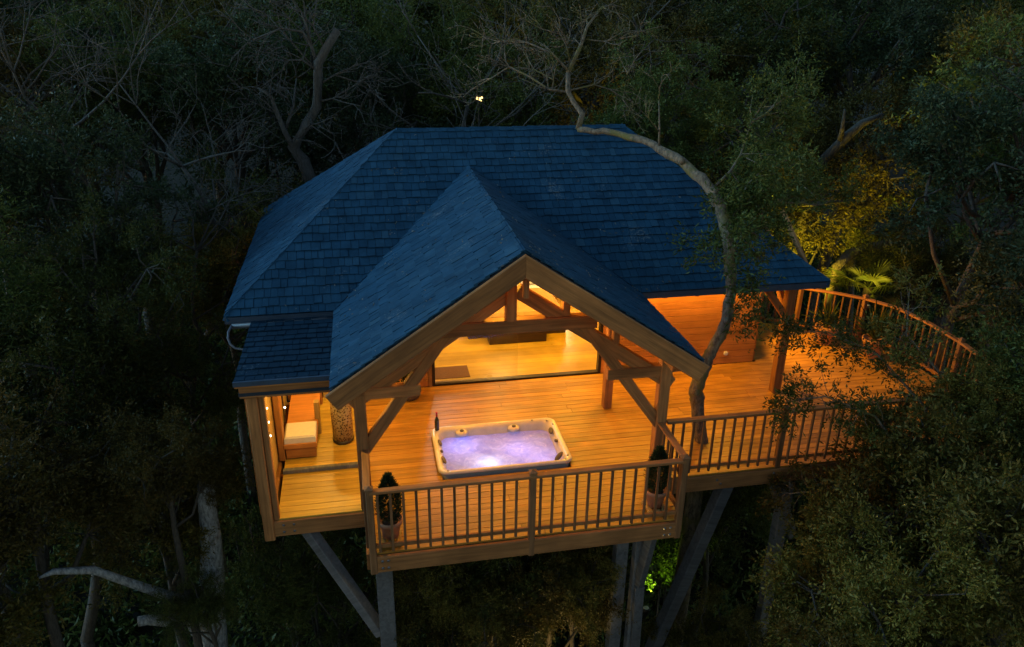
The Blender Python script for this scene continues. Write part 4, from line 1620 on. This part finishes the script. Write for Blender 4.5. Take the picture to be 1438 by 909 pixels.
def plant(key, x, y, cz, sc, label, group=None, rz=None, shrub=False):
    root, c = PROTO[key]
    rzv = rz if rz is not None else (x * 12.9898 + y * 78.233) % 6.283
    loc = (x, y, cz - c * sc)
    if key in USED:
        o = copy_tree(root, loc, rzv, sc)
    else:
        USED.add(key)
        o = root
        o.location = loc
        o.rotation_euler = (0, 0, rzv)
        o.scale = (sc, sc, sc)
    if shrub:
        o.name = 'shrub'
        for ch in o.children:
            if ch.name.startswith('trunk'):
                ch.name = 'stem'
            else:
                ch.name = 'foliage'
    tag(o, label, 'shrub' if shrub else 'tree', group)
    if 'group' in o and not group:
        del o['group']
    return o


# ---- near trees, left side
NL = 'trees left of the treehouse'
plant('E', -4.3, 5.6, 2.0, .62, 'narrow-leaved tree close behind the left eave of the treehouse', NL)
plant('A', -5.4, 3.4, .7, .72, 'dark leafy tree left of the flat-roofed bay', NL)
plant('E', -7.2, 4.6, 1.9, .85, 'broad narrow-leaved tree at the left edge beside the dark leafy tree', NL)
plant('D', -6.6, 1.0, -.9, .74, 'small-leaved olive tree at the far left below the broad narrow-leaved tree', NL)
plant('C', -5.2, 8.0, 2.8, .8, 'blue-green tree behind the narrow-leaved tree near the left hip', NL)
plant('B', -8.6, 8.5, 3.3, 1.0, 'olive leafy tree at the upper left edge', NL)
plant('D', -3.5, 2.7, -.5, .60, 'small-leaved tree leafing round the top of the dead grey trunk', NL)
plant('E', -2.85, 1.3, -1.72, .30, 'low leafy crown in front of the dead grey trunk', NL)
plant('D', -2.95, 1.6, .80, .38, 'small leafy crown hiding the upper part of the dead grey trunk', NL)
plant('D', -4.9, 1.6, .75, .66, 'olive small-leaved tree between the dead grey trunk and the left edge', NL)
plant('E', -6.4, -.2, .2, .70, 'narrow-leaved tree low at the left edge', NL)
plant('E', -3.5, 6.2, .1, .55, 'dark narrow-leaved tree under the left eave of the treehouse', NL)
plant('D', -3.2, 9.2, 1.1, .62, 'olive small-leaved tree low behind the left hip', NL)
plant('A', -2.6, 11.2, .9, .78, 'dark leafy tree low in the gap left of the broken-topped tree', NL)
plant('X', -4.0, 9.5, 3.4, .72, 'bare pale tree between the left hip and the upper left edge', NL)
plant('X', -6.0, 10.5, 4.0, .85, 'spreading bare tree at the upper left, left of the broken-topped one', NL)
plant('Y', -8.0, 11.5, 4.4, .85, 'bare brown tree in the upper left corner', NL)
plant('Y', -3.3, 7.6, 2.0, .62, 'thin bare tree close to the left hip of the roof', NL)
# ---- near trees, right side
NR = 'trees right of the treehouse'
plant('D', 7.1, -1.2, -.5, .62, 'small-leaved olive tree below the front railing of the right deck', NR)
plant('D', 8.7, -.5, .2, .80, 'large small-leaved olive tree in front of the right deck railing', NR)
plant('B', 9.2, -2.3, -.1, .74, 'olive leafy tree in the lower right corner', NR)
plant('D', 6.4, -2.8, -1.7, .58, 'olive tree at the bottom edge right of the long grey strut', NR)
plant('E', 11.0, -.8, 1.7, .85, 'narrow-leaved tree at the right edge level with the deck', NR)
plant('D', 5.75, -1.2, -2.2, .46, 'small olive crown just right of the long grey strut', NR)
plant('D', 9.4, .2, 1.45, .37, 'small-leaved olive tree rising before the end of the front railing', NR)
plant('E', 8.3, .15, .55, .33, 'narrow-leaved sapling before the middle of the right railing', NR)
plant('C', 12.9, 1.5, 2.6, .95, 'blue-green leafy tree at the right edge above the deck', NR)
plant('E', 13.6, 7.4, .9, .62, 'dark narrow-leaved tree right of the fan palm', NR)
plant('C', 13.3, 5.0, 3.4, .95, 'blue-green leafy tree behind the curved railing', NR)
plant('A', 15.6, 6.5, 4.0, 1.1, 'tall dark tree at the far right behind the curved railing', NR)
plant('A', 9.2, 8.8, 3.0, .75, 'dark leafy tree behind the right end of the roof', NR)
plant('B', 11.8, 11.2, 2.2, .9, 'amber-lit leafy tree behind the right corner of the roof', NR)
plant('B', 14.8, 10.8, 3.0, .9, 'olive leafy tree right of the amber-lit one', NR)
plant('D', 10.1, 9.2, 1.5, .62, 'small amber-lit tree just behind the right hip of the roof', NR)
plant('A', 7.6, 9.8, 4.2, .70, 'dark tree rising behind the ridge at its right end', NR)
# ---- the wood behind
BK = 'trees of the wood behind the roof'
back = [('C', 1.2, 13.5, 3.4, .95), ('A', 4.2, 13.0, 3.7, .9), ('B', 7.0, 14.0, 4.2, 1.0), ('D', 9.6, 14.5, 4.6, 1.0), ('C', -3.2, 14.5, 3.6, 1.0), ('E', -6.4, 14.5, 4.4, 1.0), ('B', -9.8, 14.0, 4.5, 1.1),
        ('A', 12.8, 16.0, 4.8, 1.1), ('C', 16.2, 15.0, 5.0, 1.15), ('D', 19.0, 12.0, 4.6, 1.15), ('E', 2.6, 17.5, 4.8, 1.05), ('B', 5.8, 18.5, 5.2, 1.1), ('A', -.6, 18.5, 4.6, 1.1), ('D', -4.4, 19.0, 5.0, 1.1),
        ('C', -8.2, 19.5, 5.2, 1.2), ('A', -12.4, 18.5, 5.2, 1.2), ('B', 9.6, 20.0, 5.6, 1.15), ('C', 13.4, 21.5, 6.0, 1.2), ('E', 17.6, 21.0, 6.0, 1.25), ('A', 21.6, 18.5, 5.8, 1.25)]
BL = ['blue-green tree just behind the left end of the ridge', 'dark tree behind the middle of the ridge', 'olive tree behind the ridge where the bent branch rises', 'small-leaved olive tree behind the right end of the ridge',
      'blue-green tree behind the broken-topped bare tree', 'narrow-leaved tree at the upper left behind the spreading bare tree', 'broad olive tree in the upper left corner', 'dark tree above the amber-lit tree', 'broad blue-green tree at the upper right',
      'small-leaved olive tree at the right edge of the wood', 'narrow-leaved tree near the distant lantern', 'olive tree at the top centre of the wood', 'dark tree at the top, right of the broken-topped bare tree', 'small-leaved olive tree at the top left of centre',
      'blue-green tree at the top left', 'dark tree in the far top left corner', 'olive tree at the top right of centre', 'blue-green tree at the top above the forked limb', 'narrow-leaved tree at the top right', 'dark tree in the far top right corner']
for k, (key, x, y, cz, sc) in enumerate(back):
    plant(key, x, y, cz, sc, BL[k], BK)
for k, (key, x, y, cz, sc, lb) in enumerate((('X', 2.8, 12.2, 4.4, .8, 'bare pale tree behind the bent branch over the ridge'), ('Y', 6.4, 12.0, 4.6, .8, 'bare brown tree behind the ridge right of the bent branch'),
                                             ('X', 9.2, 16.8, 5.6, .9, 'bare pale tree at the top edge right of centre'), ('X', -3.6, 17.0, 5.6, .9, 'bare pale tree at the top edge left of the broken-topped tree'), ('Y', -11.0, 16.0, 5.0, 1.0, 'bare brown tree in the wood at the far upper left'))):
    plant(key, x, y, cz, sc, lb, BK)

# ---- shrubs under the deck
SH = 'shrubs under the deck'
for k, (key, x, y, cz, sc, lb) in enumerate((('D', .95, 1.0, -2.15, .42, 'olive shrub under the hot tub deck next to the left stilt'), ('E', 1.9, .7, -2.4, .46, 'dark shrub under the middle of the hot tub deck'),
                                             ('D', 2.9, 1.1, -2.05, .44, 'olive shrub under the hot tub deck left of the paired stilts'), ('D', 1.35, .95, -1.75, .36, 'small-leaved shrub right under the front beam between the left stilt and the mid post'), ('A', 2.35, 1.0, -1.7, .36, 'dark green shrub right under the front beam below the mid post'), ('D', 3.2, .9, -1.75, .34, 'small-leaved shrub right under the front beam beside the paired stilts'), ('C', 3.5, 2.4, -2.4, .45, 'blue-green shrub behind the paired stilts'),
                                             ('A', 6.6, 2.9, -1.9, .5, 'dark shrub under the right deck behind the short strut'),
                                             ('E', -.7, 2.6, -3.0, .55, 'dark shrub under the left bay behind the strut'), ('D', 5.4, .4, -3.6, .42, 'olive shrub at the foot of the long grey strut'),
                                             ('A', -1.9, 3.6, -3.0, .52, 'dark green shrub between the dead grey trunk and the left bay'), ('C', -1.6, .2, -4.2, .5, 'dark shrub at the bottom edge left of the left stilt'), ('C', 1.2, -.9, -5.0, .45, 'dark shrub at the bottom edge between the stilts'))):
    plant(key, x, y, cz, sc, lb, SH, shrub=True)

# ---- far wood that reads as one mass
def far_wood():
    rs = np.random.RandomState(77)
    tips, dirs = [], []
    for k in range(120):
        y = rs.uniform(25, 62)
        x = rs.uniform(-.75 * y - 4, .95 * y + 4)
        top = 5.6 + (y - 25) * .13 + rs.uniform(-1.2, 1.6)
        R = rs.uniform(2.2, 3.6)
        for q in range(46):
            d = rs.normal(size=3)
            d /= np.linalg.norm(d)
            d[1] = -abs(d[1])
            rr = R * rs.uniform(.6, 1.05)
            tips.append((x + d[0] * rr, y + d[1] * rr, top + d[2] * rr * 1.15))
            dirs.append(d + np.array([0, 0, .3]))
    P, D = sprays(tips, dirs, rs, 4, 6, .9, .9, .12)
    me = leaves_mesh('far_wood', P, D, .42, .20, 'leaf_dark', 5)
    o = link('far_wood', me, None, None, kind='stuff')
    tag(o, 'dark distant wood filling the top of the picture', 'wood')


far_wood()


def undergrowth():
    rs = np.random.RandomState(91)
    n = 26000
    x = rs.uniform(-14, 26, n)
    y = rs.uniform(-5, 24, n)
    z = np.array([ground_z(a, b) for a, b in zip(x, y)])
    tips = np.stack([x, y, z + rs.uniform(0, .5, n) ** 2 * 2], 1)
    P, D = sprays(tips, np.tile([0, 0, 1.0], (n, 1)), rs, 2, 6, .4, .8, .08)
    o = link('undergrowth', leaves_mesh('undergrowth', P, D, .19, .075, 'leaf_dark', 6), None, None, kind='stuff')
    tag(o, 'dark leafy undergrowth covering the forest floor', 'undergrowth')


undergrowth()

# ---- leafy sprays hanging before the right railing
def branch_spray(label, pts, seed, leaf='leaf_dark'):
    rng = random.Random(seed)
    rs = np.random.RandomState(seed)
    root = thing('leafy_branch', label, 'branch', pts[0])
    br = MB().tube(pts, taper(.03, .008, len(pts)), 6, .05, rng)
    tips, dirs = [], []
    for p, q in zip(pts[1:], pts[:-1]):
        d0 = (Vector(p) - Vector(q)).normalized()
        for _ in range(13):
            d = (d0 * .6 + Vector((rng.gauss(0, .7), rng.gauss(0, .7), rng.gauss(0, .5)))).normalized()
            st = Vector(q).lerp(Vector(p), rng.random())
            e = st + d * rng.uniform(.2, .5)
            br.tube(bent(st, e, rng, 3, .1), [.006, .005, .003], 4)
            tips.append(e)
            dirs.append(d)
    br.build('twigs', 'bark_moss', root, smooth=True)
    P, D = sprays(tips, dirs, rs, 5, 14, .26, .8, .03)
    link('leaves', leaves_mesh('leaves', P, D, .075, .028, leaf, seed), None, root)


branch_spray('leafy branch reaching across the right deck railing', [(8.6, -.5, -.6), (8.2, -.1, .5), (7.6, .2, 1.3), (6.9, .5, 1.55), (6.3, .6, 1.45)], 51, 'leaf_dark')
branch_spray('leafy branch rising before the eave post on the right deck', [(8.9, -.2, .0), (8.7, .5, 1.2), (8.1, 1.1, 1.9), (7.5, 1.6, 2.1), (7.1, 1.9, 2.0)], 52, 'leaf_dark')
branch_spray('bare-stemmed leafy branch over the middle of the right railing', [(9.2, -.6, .0), (9.0, .1, 1.1), (8.8, .5, 1.8), (8.4, .9, 2.3), (8.6, 1.3, 2.9)], 53, 'leaf_olive')
branch_spray('drooping leafy branch below the edge of the right deck', [(8.2, -.6, -.8), (7.6, -.1, -.3), (7.0, .3, -.05), (6.5, .5, -.2)], 54, 'leaf_olive')

# ---- fan palm behind the curved railing, and the potted yucca
def fan_palm():
    root = thing('fan_palm', 'amber-lit fan palm behind the curved railing', 'palm', (12.4, 7.6, -5.5))
    rng = random.Random(61)
    MB().tube([(12.4, 7.8, -6.4), (12.45, 7.5, -2), (12.5, 7.4, .42)], [.14, .13, .11], 10, .1, rng).build('trunk', 'bark', root, smooth=True)
    for k in range(16):
        a = k * 2.4
        el = rng.uniform(-.2, 1.1)
        d = Vector((cos(a) * cos(el), sin(a) * cos(el), sin(el)))
        c = Vector((12.5, 7.4, .45)) + d * rng.uniform(.45, .75)
        mb = MB().tube([(12.5, 7.4, .40), c], [.014, .010], 5)
        side_ = d.cross(Vector((0, 0, 1))).normalized()
        upv = side_.cross(d).normalized()
        nb = 22
        for i in range(nb):
            t = -2.0 + 4.0 * i / (nb - 1)
            bd = (d * cos(t) + side_ * sin(t) + upv * .12).normalized()
            L = .62 * (1 - .12 * abs(t))
            pn = bd.cross(upv).normalized() * .017
            tip = c + bd * L + Vector((0, 0, -.10 * abs(t)))
            midp = c + bd * L * .55
            mb.add([c, midp + pn + upv * .012, tip, midp - pn + upv * .012, midp - upv * .012], [(0, 1, 4), (0, 4, 3), (1, 2, 4), (4, 2, 3)])
        mb.build('fan_leaf', 'leaf_palm', root)


fan_palm()


def yucca(x, y, label, seed, h=.95):
    rng = random.Random(seed)
    t = thing('potted_yucca', label, 'potted plant', (x, y, 0))
    MB().lathe([(.16, .004), (.17, .02), (.22, .34), (.25, .35), (.25, .42), (.23, .425), (.22, .38)], x, y, 24).build('pot', 'terracotta', t, smooth=True)
    MB().lathe([(.215, .37), (.0, .385)], x, y, 16).build('soil', 'soil', t)
    for k in range(46):
        a = rng.uniform(0, 2 * pi)
        el = rng.uniform(.35, 1.45)
        L = h * rng.uniform(.6, 1.05)
        d = Vector((cos(a) * cos(el), sin(a) * cos(el), sin(el)))
        s_ = d.cross(Vector((0, 0, 1))).normalized() * .022
        p0 = Vector((x, y, .39)) + d * .03
        p1 = p0 + d * L * .55
        p2 = p0 + d * L + Vector((0, 0, -.14 * cos(el)))
        up = s_.cross(d).normalized() * .008
        MB().add([p0 - s_ * .6, p0 + s_ * .6, p1 + s_ + up, p1 - s_ + up, p2, p1 - up], [(0, 1, 5), (1, 2, 5), (0, 5, 3), (5, 2, 4), (3, 5, 4)]).build('leaf', 'leaf_ivy', t)
    return t


yucca(10.75, 4.55, 'spiky green yucca in a clay pot before the curved railing', 71, 1.0)
yucca(10.1, 5.35, 'smaller spiky plant in a clay pot at the curved railing near the palm', 72, .7)

# ---- curved amber-lit trunk beside the palm, and the forked limb behind it
t = thing('leaning_trunk', 'smooth curved trunk lit amber beside the right roof corner', 'tree', (12.3, 8.5, -5))
MB().tube([(12.5, 8.4, -5.8), (12.1, 8.2, -2.0), (11.93, 8.0, .2), (11.94, 8.0, .77), (12.28, 8.1, 1.08), (12.87, 8.3, 1.14), (13.7, 8.5, 1.2)], [.2, .17, .15, .14, .13, .12, .09], 10, .04, random.Random(3)).build('trunk', 'bark_moss', t, smooth=True)
t = thing('forked_tree', 'forked limb lit amber among dark leaves at the upper right', 'tree', (11.9, 10.3, -5.2))
mb = MB().tube([(11.8, 10.4, -5.5), (12.0, 10.2, .5), (12.26, 9.8, 3.2), (12.6, 9.6, 3.75), (12.94, 9.5, 4.12), (13.4, 9.4, 4.36)], [.2, .17, .14, .13, .10, .05], 9, .05, random.Random(4))
mb.tube([(12.5, 9.65, 3.6), (12.4, 9.5, 4.0), (12.3, 9.4, 4.5)], [.09, .06, .03], 7)
mb.tube([(9.2, 8.2, 2.3), (9.62, 7.9, 2.50), (11.0, 8.0, 2.46), (12.2, 8.2, 2.45)], [.07, .07, .06, .03], 7)
mb.build('trunk', 'bark', t, smooth=True)

# ---- far lit window of a lamp in the wood
t = thing('distant_lantern', 'small yellow lantern glowing far off in the wood behind the ridge', 'lamp', (3.19, 11.05, -5.2))
for dx, dz, w_ in ((-.045, .02, .022), (.02, .0, .026), (.075, .035, .016), (.05, -.03, .014)):
    MB().box(3.19 + dx - w_, 3.19 + dx + w_, 11.02, 11.06, 4.64 + dz - w_, 4.64 + dz + w_ * 1.5, .006).build('lantern_glass', 'far_glow', t)
MB().box(3.10, 3.30, 11.065, 11.10, 4.58, 4.72).build('lantern_back', 'lamp_body', t)
MB().tube([(3.19, 11.05, ground_z(3.2, 11)), (3.19, 11.05, 4.598)], [.04, .03], 8).build('lantern_post', 'lamp_body', t)

scene.frame_set(1)
